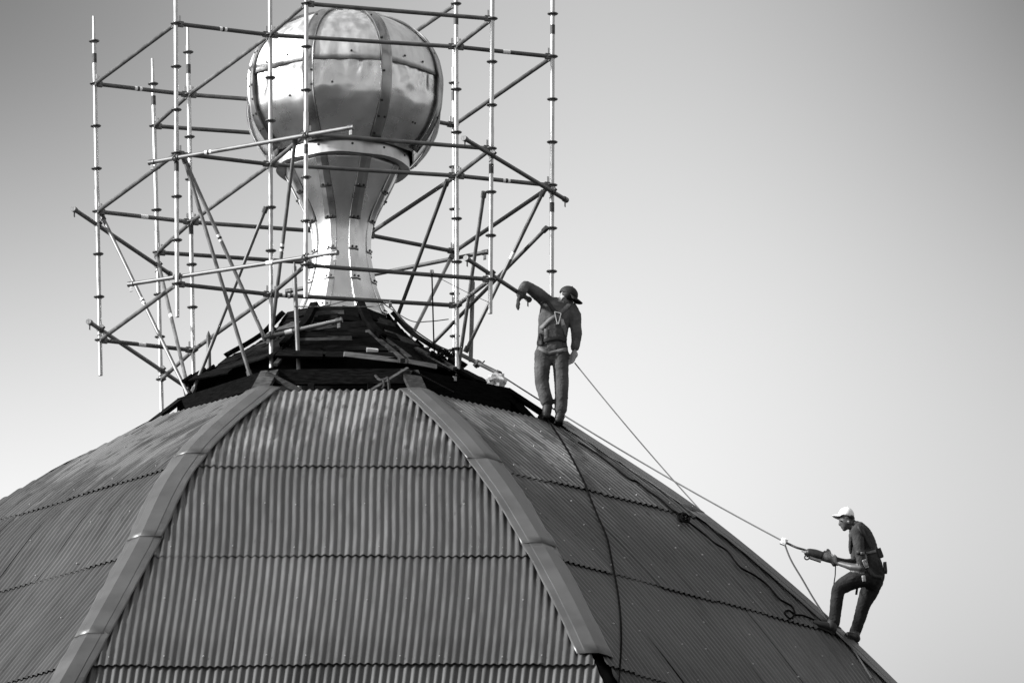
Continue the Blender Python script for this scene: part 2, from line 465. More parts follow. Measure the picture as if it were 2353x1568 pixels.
for k in (2, 3, 4, 5, 6):                                # faces turned away from the photograph: one sheet field each
    fc = Face(HIPS[k], HIPS[(k + 1) % 8]); m = MB(); W = fc.w(4.0) / 2; cols = []
    nc = int(2 * W / PITCH * 6)
    for c in range(nc + 1):
        ui = -W + 0.03 + c * PITCH / 6
        tm = fc.tmin(ui, 0.02)
        if tm > 3.95: continue
        cols.append([fc.P(ui, tm + (4.0 - tm) * q / 8, 0.02 + AMP * math.cos(2 * math.pi * ui / PITCH)) for q in range(9)])
    m.grid(cols); m.build('corrugated_field', 'roof_sheet_plain', dome, angle=0, recalc=False)

# folded hip flashings, piece over piece
def flashing(h, eA_face, eB_face, t0, t1, over, wA=0.205, wB=0.215):
    m = MB(); n = 14; rows = []
    for i in range(n + 1):
        t = t0 + (t1 - t0) * i / n
        H = hip_at(h, t)
        CA, eA, _, nA = eA_face.frame(t); CB, eB, _, nB = eB_face.frame(t)
        dA = -eA if (eA_face.b is h) else eA
        dB = -eB if (eB_face.b is h) else eB
        nm = (nA + nB).normalized()
        lift = 0.046 + over * i / n
        wob = lambda k: 0.012 * noise.noise(V((t * 9.0, k * 2.7, t0 * 5)))
        rows.append([
            H + dA * (wA + wob(1)) + nA * (lift + 0.001 + 1.4 * wob(3)),
            H + dA * (wA - 0.02) + nA * (lift + 0.004 + 1.3 * wob(3)),
            H + dA * 0.125 + nA * (lift + 0.006 + 0.5 * wob(4)),
            H + dA * 0.115 + nA * (lift + 0.011 + 0.5 * wob(4)),
            H + nm * (lift + 0.013),
            H + dB * 0.125 + nB * (lift + 0.011 + 0.5 * wob(5)),
            H + dB * 0.135 + nB * (lift + 0.006 + 0.5 * wob(5)),
            H + dB * (wB - 0.02) + nB * (lift + 0.003 + 1.3 * wob(6)),
            H + dB * (wB + wob(7)) + nB * (lift - 0.001 + 1.4 * wob(6))])
    m.grid(rows)
    return m.build('hip_flashing', 'flashing', dome, angle=9, solid=0.003, recalc=False)
def flashing_run(h, fa, fb, joints):
    m = MB(); pts = []
    for i in range(int((joints[-1] - joints[0]) * 8) + 1):
        t = joints[0] + 0.02 + i / 8
        if t > joints[-1] - 0.02: break
        nm = (fa.frame(t)[3] + fb.frame(t)[3]).normalized(); pts.append(hip_at(h, t) + nm * 0.017)
    m.path(pts, 0.043, 8); m.build('hip_gap_block', 'shade_black', dome)  # added black rod under the flashing, shuts out sky showing through
    for i in range(len(joints) - 1):
        flashing(h, fa, fb, joints[i] - (0.03 if i else 0), joints[i + 1], 0.004)
F_RB = Face(R2, HIPS[3]); F_LB = Face(HIPS[6], L2)
flashing_run(L1, F_LEFT, F_FRONT, [-0.0, 0.90, 1.84, 2.78, 3.75])
flashing_run(R1, F_FRONT, F_RIGHT, [0.02, 0.94, 1.90, 2.95])
flashing_run(R2, F_RIGHT, F_RB, [0.0, 0.97, 1.97, 3.0, 4.0])

# bright roofing screws on the crests
def screws(fc, rowsT, every):
    for t in rowsT:
        w = fc.w(t) / 2 - 0.3; k0 = int(-w / PITCH); k1 = int(w / PITCH); k = k0 + random.randint(0, 3)
        while k < k1:
            ui = k * PITCH; tt = t + RU(-0.012, 0.012); r = int(tt)
            C, e, ww, n = fc.frame(tt)
            p = fc.P(ui + fc.lean * (tt - 2), tt, 0.012 + AMP + 0.018 * (tt - r) ** 2 + 0.004)
            stud('roofing_screw', 'screw', p, n, RU(0.007, 0.011), 0.010, dome)
            k += random.choice(every)
screws(F_FRONT, [0.42, 0.93, 1.45, 1.93, 2.45, 2.955, 3.2], [4, 5, 5, 7, 8])
screws(F_RIGHT, [0.25, 0.55, 0.93, 1.2, 1.5, 1.78, 1.93, 2.3, 2.6, 2.93, 3.2, 3.5], [5, 6, 8, 9])
screws(F_LEFT, [0.45, 0.93, 1.45, 1.93, 2.5], [8, 9, 12])

# ------------------------------------------------------------------ exposed timber collar between the sheets and the finial
ZB = -0.861
BV = [UZ(620, 850, ZB), UZ(940, 848, ZB), UZ(1165, 892, ZB)]
BL = UZ(415, 915, ZB)
BVALL = BV + [V((BV[2].x, -BV[2].y, ZB)), V((BV[1].x, -BV[1].y, ZB)), V((BV[0].x, -BV[0].y, ZB)), V((BL.x, -BL.y, ZB)), BL]
for k in range(8):
    p, q = BVALL[k], BVALL[(k + 1) % 8]
    hgt = 0.17 if k != 1 else 0.26
    m = MB(); dz = V((0, 0, -hgt / 2)); t = (q - p).normalized() * 0.02
    m.beam(p + dz - t, q + dz + t, 0.07, hgt); m.build('ring_beam', 'old_timber', dome, smooth=False)
    # short stub posts below the beam
    for f in ((0.06, 0.5, 0.95) if k in (1, 7) else (0.3, 0.72)):
        c = p.lerp(q, f); out = V((c.x - AX, c.y, 0)).normalized()
        m = MB(); m.beam(c + dz * 2 + out * 0.02, c + V((0, 0, -0.62)) + out * 0.10, 0.07, 0.05, up=out)
        m.build('stub_post', 'old_timber', dome, smooth=False)
for f0, f1 in ((0.0, 0.05), (0.35, 0.3), (0.7, 0.62)):
    p = BV[2].lerp(BVALL[3], f0 * 0.25) + V((0, 0, -0.10)); q = hip_at(R2, 0.0) + V((-0.36, 0.05 + 0.30 * f0, 0.05))
    m = MB(); m.beam(p, q, 0.10, 0.10); m.build('sloping_board', 'old_timber', dome, smooth=False)
# hip rafters from beam corners down to the hips
for k, hp in enumerate(HIPS):
    p = BVALL[k] + V((0, 0, -0.02)); q = hip_at(hp, 0.06) + V((0, 0, -0.02))
    m = MB(); m.beam(p, q, 0.20 if k in (0, 1) else 0.09, 0.045); m.build('hip_rafter', 'grey_timber' if k in (0, 1) else 'old_timber', dome, smooth=False)
def cone_r(z):
    pr = [(0.30, 0.50), (0.25, 0.52), (-0.03, 0.76), (-0.18, 0.96), (-0.31, 1.17), (-0.51, 1.45), (-0.64, 1.70), (-0.90, 1.96), (-1.3, 2.3)]
    for (z0, r0), (z1, r1) in zip(pr, pr[1:]):
        if z1 <= z <= z0: return r0 + (r1 - r0) * (z0 - z) / (z0 - z1)
    return pr[0][1] if z > 0.3 else pr[-1][1]
# added black cone under the boards to block light
m = MB(); prof = [(z, cone_r(z) - 0.09) for z in (0.28, 0.1, -0.05, -0.2, -0.35, -0.5)] + [(-0.6, 1.42), (-1.25, 1.45), (-1.30, 2.25)]
m.grid([[V((AX + r * math.cos(2 * math.pi * j / 32), r * math.sin(2 * math.pi * j / 32), z)) for j in range(33)] for z, r in prof])
m.build('light_block', 'shade_black', dome)
# courses of boards round the cone, lapped and ragged
zc = 0.24; course = 0
while zc > -0.60:
    dz = RU(0.055, 0.085)
    for k in range(8):
        cuts = [0.0, 1.0] if R() < 0.45 else [0.0, RU(0.3, 0.7), 1.0]
        for c0, c1 in zip(cuts, cuts[1:]):
            if R() < 0.10: continue
            a0 = math.radians(22.5 + 45 * (k + c0) + RU(-2.5, 2.5)); a1 = math.radians(22.5 + 45 * (k + c1) + RU(-2.5, 3.5))
            am = math.radians(45 + 45 * k)
            def rim(a, z): return cone_r(z) * math.cos(math.radians(14)) / math.cos(a - am)
            j0 = RU(-0.02, 0.02); j1 = RU(-0.02, 0.02); o0 = RU(-0.02, 0.035); o1 = RU(-0.02, 0.035)
            def pt(a, z, o): return V((AX + (rim(a, z) + o) * math.cos(a), (rim(a, z) + o) * math.sin(a), z))
            A = pt(a0, zc, o0) + V((0, 0, j0)); B = pt(a1, zc, o1) + V((0, 0, j1))
            A2 = pt(a0, zc - dz, o0) + V((0, 0, j0 - 0.02)); B2 = pt(a1, zc - dz, o1) + V((0, 0, j1 - 0.02))
            n = (B - A).cross(A2 - A).normalized()
            if n.z < 0: n = -n
            th = n * RU(0.014, 0.03)
            m = MB(); m.add([A, B, B2, A2, A + th, B + th, B2 + th, A2 + th],
                            [(0, 3, 2, 1), (4, 5, 6, 7), (0, 1, 5, 4), (1, 2, 6, 5), (2, 3, 7, 6), (3, 0, 4, 7)])
            m.build('board', 'old_timber' if R() < 0.88 else 'grey_timber', dome, smooth=False)
    zc -= dz * 0.9; course += 1
# curved ribs over the boards at the corners
for k in range(8):
    a = math.radians(22.5 + 45 * k); pts = []
    z = 0.22
    while z > (-0.55 if k % 2 else -0.38):
        r = cone_r(z) + 0.10; pts.append(V((AX + r * math.cos(a), r * math.sin(a), z + 0.02))); z -= 0.07
    m = MB(); rows = []
    tang = V((-math.sin(a), math.cos(a), 0)); out = V((math.cos(a), math.sin(a), 0.7)).normalized()
    for p in pts: rows.append([p - tang * 0.035, p - tang * 0.035 + out * 0.05, p + tang * 0.035 + out * 0.05, p + tang * 0.035])
    m.grid(rows); m.build('curved_rib', 'old_timber', dome, angle=30, solid=0.01)

cz = [0.28 - 0.06 * i for i in range(20)]; cm = MB()
cm.grid([[V((AX + cone_r(z) * math.cos(2 * math.pi * j / 48), cone_r(z) * math.sin(2 * math.pi * j / 48), z)) for j in range(49)] for z in cz])
CONE = BVHTree.FromPolygons(cm.v, cm.f)
def on_cone(px, py, off=0.09):
    d = ray(px, py).normalized(); h = CONE.ray_cast(CAM, d)[0]
    return h - d * off if h is not None else U(px, py, -1.5)
# loose timber lying on the collar
def plank(px0, py0, y0, px1, py1, y1, w, h, material, label, name='loose_plank', up=(0, -0.5, 0.85)):
    p, q = (on_cone(px0, py0, -y0), on_cone(px1, py1, -y1)) if y0 > -0.5 else (U(px0, py0, y0), U(px1, py1, y1))
    m = MB(); m.beam(p, q, w, h, up=up)
    return tag(m.build(name, material, smooth=False), label, 'plank')
plank(790, 813, -0.10, 935, 830, -0.10, 0.03, 0.055, 'pale_plank', 'pale loose plank lying flat across the dark boards below the finial', up=(0, 0, 1))
plank(937, 830, -0.10, 1002, 842, -0.10, 0.03, 0.05, 'pale_plank', 'short pale plank end beside the curved rib below the finial', up=(0, 0, 1))
plank(845, 762, -0.16, 925, 828, -0.16, 0.06, 0.05, 'grey_timber', 'grey curved batten sloping down beside the base of the finial neck')
plank(864, 766, -0.16, 942, 824, -0.18, 0.05, 0.05, 'grey_timber', 'darker batten lying parallel to the sloping grey batten')
plank(612, 858, -1.98, 690, 898, -2.10, 0.05, 0.05, 'grey_timber', 'thin grey strut slanting from the beam corner onto the sheets')
plank(855, 898, -2.12, 938, 848, -1.98, 0.05, 0.05, 'grey_timber', 'dark strut with a rag hanging on it under the ring beam')
plank(945, 856, -1.98, 1040, 905, -1.86, 0.05, 0.06, 'old_timber', 'black strut slanting right from the ring beam corner')
plank(1000, 876, -0.3, 1046, 869, -0.3, 0.03, 0.05, 'pale_plank', 'pale board end showing in the gap under the right ring beam')
plank(1005, 886, -0.3, 1046, 880, -0.3, 0.03, 0.04, 'pale_plank', 'lower pale board end showing in the gap under the right ring beam')
plank(842, 803, -0.10, 868, 806, -0.10, 0.05, 0.04, 'white_plastic', 'small white board scrap on the dark boards')
plank(1160, 893, -1.0, 1162, 945, -1.05, 0.05, 0.06, 'grey_timber', 'grey upright post at the right end of the ring beam', name='post_stump', up=(0, 1, 0))
plank(632, 838, -0.14, 690, 768, -0.14, 0.05, 0.03, 'grey_timber', 'split grey lath leaning up the left side of the dark boards')
plank(700, 760, -0.14, 776, 748, -0.14, 0.03, 0.03, 'grey_timber', 'thin grey lath lying level under the finial neck', up=(0, 0, 1))
plank(955, 800, -0.12, 1045, 846, -0.12, 0.05, 0.03, 'grey_timber', 'weathered lath on the boards right of the finial neck')
plank(985, 812, -0.10, 1090, 872, -0.10, 0.04, 0.03, 'old_timber', 'black lath end poking out over the right side of the collar')
# rag over the strut
m = MB(); pts = [U(862, 862, -2.05), U(872, 872, -2.10), U(884, 871, -2.14), U(890, 868, -2.16), U(893, 880, -2.17), U(894, 898, -2.16)]
m.path(catmull(pts, 5), 0.016, 6); pts = [U(880, 872, -2.14), U(882, 884, -2.16), U(878, 893, -2.16)]; m.path(catmull(pts, 4), 0.012, 6)
tag(m.build('rag', 'grey_timber'), 'twisted grey rag hanging over the strut under the ring beam', 'rag')
# plastic bag
m = MB(); bc = U(1143, 874, -0.95); m.ball(bc, 0.115, 0.09, 0.085, 18, 12)
for i, p in enumerate(m.v):
    d = (p - bc); m.v[i] = p + d.normalized() * (0.05 * noise.noise(d * 16) + 0.02 * noise.noise(d * 40 + V((3, 1, 2)))) + V((0.25 * d.x * d.x, 0, -abs(d.x) * 0.15))
tag(m.build('plastic_bag', 'bag_plastic', angle=25), 'crumpled pale plastic bag on the right edge of the timber collar', 'bag')

# ------------------------------------------------------------------ finial: sheet metal globe on a flared neck
GX = (789 - CW / 2) / PXM; NX = (784 - CW / 2) / PXM
finial = empty('globe_finial', (NX, 0, 0.25), 'riveted sheet metal globe on a flared neck crowning the dome', 'finial')
ZE = 2.90
def globe_r(z):
    if z >= ZE:
        k = min(1.0, (z - ZE) / 0.90); return 1.125 * math.sqrt(max(0.0, 1 - k ** 2.15))
    pr = [(ZE, 1.125), (2.75, 1.125), (2.60, 1.105), (2.45, 1.05), (2.32, 0.975), (2.16, 0.84), (2.05, 0.75)]
    for (z0, r0), (z1, r1) in zip(pr, pr[1:]):
        if z1 <= z <= z0: return r0 + (r1 - r0) * (z0 - z) / (z0 - z1)
    return pr[-1][1]
def smooth_prof(f, z, h=0.06): return (f(z - h) + 2 * f(z) + f(z + h)) / 4 if True else f(z)
GROT = math.radians(-90 + 2.5)
def gore_r(base, th, k=0.55):
    oct_ = math.cos(math.radians(22.5)) / math.cos(th)
    return base * (1 - k + k * oct_)
def gpoint(g, th, z, off, prof, cx, dent=0.0, k=0.55):
    a = GROT + math.radians(45) * g + th
    r = gore_r(prof(z), th, k) + off
    if dent:
        q = V((th * 2.2 + g * 7.1, z * 2.4, g * 1.3))
        r += dent * (noise.noise(q * 1.2) * 0.9 + 0.5 * noise.noise(q * 2.9))
    return V((cx + r * math.cos(a), r * math.sin(a), z))
def gprof(z):
    if z > ZE - 0.08: return globe_r(z)
    return smooth_prof(globe_r, z, 0.07)
ZSEAM = 3.02
def upper_z(i, n):           # even steps along the crown arc
    f = math.sin(math.radians(90) * i / n); return f
for g8 in range(8):
    # crown panel
    rows = []; n = 18
    for i in range(n + 1):
        k = i / n
        z = ZSEAM - 0.05 + (ZE + 0.895 - ZSEAM + 0.05) * math.sin(k * math.pi / 2)
        rows.append([gpoint(g8, math.radians(-22.5 + 45 * j / 12), z, 0.012 + 0.004 * math.sin(j), gprof, GX, 0.010 * (1 - k), 0.5) for j in range(13)])
    m = MB(); m.grid(rows); m.build('crown_panel', 'globe_metal_dull', finial, angle=0, solid=0.006)
    # belly panel with crumples below the seam
    folds = [(math.radians(RU(-17, 17)), math.radians(RU(1.5, 3.5)), RU(-0.030, 0.016), RU(2.80, 2.96)) for _ in range(4)]
    rows = []; n = 40
    for i in range(n + 1):
        z = ZSEAM + 0.03 - (ZSEAM + 0.03 - 2.125) * i / n
        row = []
        for j in range(37):
            th = math.radians(-22.5 + 45 * j / 36); p = gpoint(g8, th, z, 0.0, gprof, GX, 0.016, 0.75)
            f = max(0.0, 1 - abs(z - 2.86) / 0.22); edge = 1 - (abs(j - 18) / 18) ** 3
            a = GROT + math.radians(45) * g8 + th
            cr = 0.0
            for (t0, w0, d0, zc0) in folds: cr += d0 * math.exp(-((th - t0 - 0.25 * (z - zc0)) / w0) ** 2) * math.exp(-((z - zc0) / 0.13) ** 2)
            cr += 0.040 * f * edge * noise.noise(V((th * 9 + g8 * 3.7, z * 5, 1.7 * g8)))
            row.append(p + V((math.cos(a), math.sin(a), 0)) * cr)
        rows.append(row)
    m = MB(); m.grid(rows); m.build('belly_panel', 'globe_metal', finial, angle=0, solid=0.004)
    # seam strip over the joint with rivets
    m = MB(); rows = []; n = 34; zz0 = 2.14; zz1 = ZE + 0.885; rv = []
    for i in range(n + 1):
        k = i / n
        z = zz0 + (ZE - zz0) * (k / 0.42) if k < 0.42 else ZE + (zz1 - ZE) * math.sin((k - 0.42) / 0.58 * math.pi / 2)
        a = GROT + math.radians(45) * g8 + math.radians(22.5)
        r = gprof(z); c = V((GX + r * math.cos(a), r * math.sin(a), z))
        dr = (gprof(min(z + 0.02, ZE + 0.893)) - gprof(z - 0.02)) / 0.04
        nrm = V((math.cos(a), math.sin(a), -dr)).normalized(); tg = V((-math.sin(a), math.cos(a), 0))
        hw = min(0.062, 0.25 * r + 0.01) * (1 + 0.10 * noise.noise(V((g8 * 5.0, z * 4, 0))))
        o = 0.027 + 0.008 * noise.noise(V((g8 * 3.0, z * 6, 2)))
        rows.append([c - tg * hw + nrm * (o - 0.014), c - tg * hw + nrm * (o + 0.006), c - tg * hw * 0.75 + nrm * (o - 0.004), c + nrm * (o + 0.006),
                     c + tg * hw * 0.75 + nrm * (o - 0.004), c + tg * hw + nrm * (o + 0.006), c + tg * hw + nrm * (o - 0.014)])
        if i % 3 == 1:
            for sgn in (-0.55, 0.55):
                if R() < 0.45: continue
                rv.append((c + tg * hw * sgn + nrm * (o + 0.004), nrm, RU(0.012, 0.017), 0.008))
    m.grid(rows); st = m.build('seam_strip', 'strip_metal', finial, angle=35, solid=0.004)
    for q in rv: stud('rivet', 'rivet', *q, st)
    # bolt heads along the horizontal lap
    rv = []
    for f in ((-9, 7) if g8 % 2 else (2,)):
        th = math.radians(f + RU(-2, 2)); z = ZSEAM + RU(0.02, 0.05)
        p = gpoint(g8, th, z, 0.022, gprof, GX, 0.0, 0.5); a = GROT + math.radians(45) * g8 + th
        rv.append((p, V((math.cos(a), math.sin(a), 0.2)), 0.014, 0.008))
    for f in (-9, 8):
        if R() < 0.5: continue
        th = math.radians(f); z = RU(2.35, 2.7); p = gpoint(g8, th, z, 0.006, gprof, GX, 0.0, 0.62); a = GROT + math.radians(45) * g8 + th
        rv.append((p, V((math.cos(a), math.sin(a), -0.2)), 0.014, 0.008))
    for q in rv: stud('bolt_head', 'rivet', *q, finial)
m = MB(); m.disc(V((GX, 0, ZE + 0.893)), (0, 0, 1), 0.16, 0.02, 24); m.build('crown_cap', 'strip_metal', finial)
# collar band
m = MB(); rows = []
for z, r in ((2.30, 0.70), (2.26, 0.728), (2.20, 0.735), (2.10, 0.742), (2.00, 0.750), (1.985, 0.752), (1.978, 0.74), (1.985, 0.66), (2.02, 0.60)):
    rows.append([V((NX + 0.01 + (r + 0.006 * noise.noise(V((j * 0.4, z, 3)))) * math.cos(2 * math.pi * j / 64), (r) * math.sin(2 * math.pi * j / 64), z + 0.006 * math.sin(j * 0.7))) for j in range(65)])
m.grid(rows); m.build('collar', 'collar_metal', finial, angle=50, solid=0.004)
for j in range(12):
    a = 2 * math.pi * (j + 0.3) / 12; stud('bolt_head', 'rivet', V((NX + 0.01 + 0.746 * math.cos(a), 0.746 * math.sin(a), 2.085)), V((math.cos(a), math.sin(a), 0.3)), 0.015, 0.008, finial)
# neck
NP = [(2.04, 0.70), (1.99, 0.665), (1.88, 0.615), (1.75, 0.545), (1.61, 0.475), (1.47, 0.40), (1.333, 0.352), (1.20, 0.328), (1.08, 0.322), (0.95, 0.330), (0.828, 0.350), (0.70, 0.375), (0.576, 0.405), (0.44, 0.45), (0.26, 0.52), (0.10, 0.60)]
def neck_r(z):
    for (z0, r0), (z1, r1) in zip(NP, NP[1:]):
        if z1 <= z <= z0: return r0 + (r1 - r0) * (z0 - z) / (z0 - z1)
    return NP[0][1] if z > NP[0][0] else NP[-1][1]
def nprof(z): return smooth_prof(neck_r, z, 0.08)
for g8 in range(8):
    rows = []
    for i in range(45):
        z = 2.0 - (2.0 - 0.24) * i / 44
        rows.append([gpoint(g8, math.radians(-22.5 + 45 * j / 8), z, 0.0, nprof, NX, 0.007, 0.75) for j in range(9)])
    m = MB(); m.grid(rows); m.build('neck_panel', 'globe_metal', finial, angle=0, solid=0.004)
    # lapped cover strips over each neck seam, in four lengths
    lens = [(1.99, 1.66), (1.68, 1.33), (1.35, 0.98), (1.00, 0.62), (0.64, 0.26)]
    for q, (za, zb) in enumerate(lens):
        m = MB(); rows = []; rv = []
        for i in range(13):
            z = za + (zb - za) * i / 12; a = GROT + math.radians(45) * g8 + math.radians(22.5)
            r = nprof(z); c = V((NX + r * math.cos(a), r * math.sin(a), z))
            dr = (nprof(z + 0.02) - nprof(z - 0.02)) / 0.04; nrm = V((math.cos(a), math.sin(a), -dr)).normalized(); tg = V((-math.sin(a), math.cos(a), 0))
            hw = 0.070 if q < 2 else 0.062; o = 0.010 + 0.010 * i / 12
            rows.append([c - tg * hw + nrm * (o - 0.026), c - tg * hw * 0.9 + nrm * (o - 0.012), c + nrm * (o + 0.006), c + tg * hw * 0.9 + nrm * (o - 0.012), c + tg * hw + nrm * (o - 0.026)])
            if i == 11:
                for s in (-0.4, 0.4): rv.append((c + tg * hw * s + nrm * (o + 0.004), nrm, 0.015, 0.008))
        m.grid(rows); st = m.build('cover_strip', 'strip_metal' if q < 2 else 'globe_metal', finial, angle=12, solid=0.004)
        for qq in rv: stud('rivet', 'rivet', *qq, st)

# ------------------------------------------------------------------ ring-lock scaffold hung round the finial
Z3 = 3.14
STD = {   # px of the top ledger node, top end, bottom end, sleeve-band px heights
    'S1': ((217, 192), (215, 38), (231, 862), (135,)),
    'S2': ((354, 289), (350, 135), (372, 950), (232,)),
    'S3': ((434, 217), (431, 55), (445, 890), (160, 530)),
    'S4': ((404, 54), (403, -140), (407, 728), (385,)),
    'S5': ((621, 80), (620, -120), (623, 845), ()),
    'S6': ((703, 8), (704, -140), (702, 683), (345,)),
    'S7': ((1131, 43), (1132, -130), (1126, 720), (390,)),
    'S8': ((1047, 107), (1047, -120), (1050, 862), (48,)),
    'S9': ((1039, 287), (1042, 105), (1045, 875), (222,)),
    'S10': ((1268, 130), (1270, -120), (1267, 700), (70, 478)),
    'S11': ((842, 247), (841, 140), (846, 740), ()),
    'S12': ((776, 318), (776, 215), (779, 760), ()),
}
scaf = empty('scaffold', V((AX, 0, -0.9)), 'galvanised ring-lock tube scaffold built round the metal globe', 'scaffold')
NODE = {}; SY = {}; SDIR = {}; SLINE = {}
TR = 0.0242
for s, (n3, top, bot, bands) in STD.items():
    P3 = UZ(n3[0], n3[1], Z3); y = P3.y; SY[s] = y
    T = U(top[0], top[1], y); B = U(bot[0], bot[1], y)
    d = (T - B).normalized(); P3 = B + d * (P3 - B).dot(d); SDIR[s] = d; SLINE[s] = (B, T)
    m = MB(); m.tube(B, T - d * 0.26, TR, 12)
    std = m.build('standard', 'galvanised_tube', scaf); std['label'] = 'pale upright scaffold tube with rosettes'
    m = MB(); m.tube(T - d * 0.262, T, 0.0185, 10, 0.016); sp = m.build('spigot', 'galvanised_tube', std)
    # joint collar in the run
    k = -10
    while k < 10:
        p = P3 + d * (0.5 * k)
        if (p - B).dot(d) > 0.1 and (T - p).dot(d) > 0.2:
            NODE[(s, k)] = p
            r = MB(); r.disc(p, d, 0.061, 0.010, 16, 0.06); r.disc(p - d * 0.012, d, 0.031, 0.026, 12)
            r.build('rosette', 'rosette_steel', std, angle=30)
        elif -2.5 < k < 2.5: NODE[(s, k)] = p
        k += 1
    for b in bands:
        f = (b - top[1]) / (bot[1] - top[1]); p = T.lerp(B, f)
        r = MB(); r.tube(p - d * 0.055, p + d * 0.055, TR + 0.0025, 12); r.build('dark_band', 'band_paint', std)
    if s in ('S1', 'S4', 'S6', 'S7', 'S2', 'S9'):
        p = P3 - d * 1.36; r = MB(); r.tube(p - d * 0.11, p + d * 0.11, TR + 0.004, 12); r.build('joint_sleeve', 'galvanised_tube', std)
def stick(parent, p, t, r, a0):
    m = MB(); m.tube(p - t * 0.042, p + t * 0.042, r + 0.0016, 12); st = m.build('sticker', 'white_sticker', parent)
    if R() < 0.5:
        m = MB(); m.tube(p - t * 0.012, p + t * 0.014, r + 0.0026, 12); m.build('print', 'sticker_print', parent)
def ledger(a, ka, b, kb, mt='worn_tube', sticker=None):
    if (a, ka) not in NODE or (b, kb) not in NODE:
        return
    p = NODE[(a, ka)]; q = NODE[(b, kb)]; t = (q - p).normalized()
    z = V((0, 0, -0.004))
    m = MB(); m.tube(p + t * 0.075 + z, q - t * 0.075 + z, TR, 12); L = m.build('ledger', mt, scaf)
    for e, s in ((p, t), (q, -t)):
        h = MB(); side = V((0, 0, 1)).cross(s).normalized()
        h.box(e + s * 0.058 + z, s * 0.030, side * 0.019, V((0, 0, 0.031)))
        h.build('ledger_head', 'rosette_steel', L, smooth=False)
        w = MB(); w.box(e + s * 0.047 + V((0, 0, 0.03)), s * 0.010, side * 0.004, V((0, 0, 0.065))); w.build('wedge', 'galvanised_tube', L, smooth=False)
    if sticker is not None: stick(L, p.lerp(q, sticker) + z, t, TR, 0)
    return L
LV = ['S1 S4', 'S4 S5', 'S5 S8', 'S8 S10', 'S5 S6', 'S6 S7', 'S7 S8', 'S9 S10', 'S1 S3', 'S3 S5', 'S3 S11', 'S11 S9', 'S2 S3', 'S2 S12', 'S11 S12']
STICK = {('S4', 0): 0.5, ('S1', 0): 0.46, ('S8', 0): 0.52, ('S1', -3): 0.5, ('S8', -3): 0.52, ('S1', -6): 0.45, ('S8', -6): 0.5, ('S5', -6): 0.08}
for k in (0, -3, -6):
    for pr in LV:
        a, b = pr.split()
        stv = STICK.get((a, k)) if pr in ('S4 S5', 'S1 S3', 'S8 S10', 'S5 S8') else None
        ledger(a, k, b, k, sticker=stv)
ledger('S8', 1, 'S11', 1); ledger('S8', -3, 'S11', -3); ledger('S8', -6, 'S11', -6)

def coupler(p, t, parent):
    m = MB(); t = V(t).normalized(); a = t.orthogonal().normalized(); b = t.cross(a)
    m.tube(p - t * 0.03, p + t * 0.03, 0.036, 10); m.box(p + a * 0.04, t * 0.024, b * 0.022, a * 0.016); m.tube(p + a * 0.03 + b * 0.035, p - a * 0.075 + b * 0.035, 0.008, 6)
    m.build('coupler', 'rosette_steel', parent, angle=30)
def cross_tube(name, pa, pb, e0, e1, anchors, mt, sticker=None, label=None, ends=True):
    """a loose tube clipped to two uprights; pa, pb are points on it, e0/e1 the photo x of its ends"""
    t = (pb - pa)
    xa = pix(pa)[0]; xb = pix(pb)[0]
    P = pa + t * ((e0 - xa) / (xb - xa)); Q = pa + t * ((e1 - xa) / (xb - xa))
    m = MB(); m.tube(P, Q, TR, 12); o = m.build(name, mt, scaf)
    tn = t.normalized()
    for A in anchors: coupler(A, tn, o)
    if ends:
        for E, s in ((P, 1), (Q, -1)):
            c = MB(); c.tube(E - tn * 0.02 * s, E + tn * 0.05 * s, TR + 0.008, 10); c.box(E + tn * 0.02 * s + V((0, 0, -0.04)), tn * 0.018, V((0, 0.012, 0)), V((0, 0, 0.045)))
            c.build('end_coupler', 'rosette_steel', o, angle=30)
    if sticker is not None: stick(o, P.lerp(Q, sticker), tn, TR, 0)
    return o
def X(s, px, py, dy): return U(px, py, SY[s] + dy)
pa, pb = X('S4', 404, 363, -0.055), X('S6', 703, 311, -0.055); cross_tube('cross_tube', pa, pb, 345, 808, (pa, pb), 'mid_tube', 0.29)
pa, pb = X('S4', 407, 636, 0.055), X('S6', 702, 591, -0.055); cross_tube('cross_tube', pa, pb, 297, 772, (pa, pb), 'mid_tube', 0.68)
pa, pb = X('S7', 1129, 356, -0.055), X('S10', 1268, 440, -0.055); cross_tube('cross_tube', pa, pb, 1067, 1300, (pa, pb), 'worn_tube')
pa, pb = X('S7', 1127, 630, 0.055), X('S10', 1267, 722, 0.0); cross_tube('cross_tube', pa, pb, 1072, 1214, (pa,), 'worn_tube')
T4A, T4B = pa, pb
pa, pb = X('S1', 224, 517, 0.055), X('S2', 362, 610, -0.06); cross_tube('cross_tube', pa, pb, 170, 390, (pa, pb), 'worn_tube')
pa, pb = X('S1', 230, 756, -0.055), X('S2', 370, 850, -0.06); cross_tube('cross_tube', pa, pb, 205, 432, (pa, pb), 'worn_tube')
pa, pb = X('S12', 778, 646, 0.055), X('S9', 1041, 594, 0.055); cross_tube('cross_tube', pa, pb, 660, 1117, (pa, pb), 'worn_tube')
pa = U(622, 771, SY['S5'] - 0.055); pb = U(778, 736, SY['S5'] - 0.25); cross_tube('cross_tube', pa, pb, 612, 782, (pa,), 'mid_tube', 0.3)
pa = U(1054, 812, 0.25); pb = U(1143, 856, -0.55); cross_tube('cross_tube', pa, pb, 1050, 1146, (pa.lerp(pb, 0.5),), 'worn_tube')

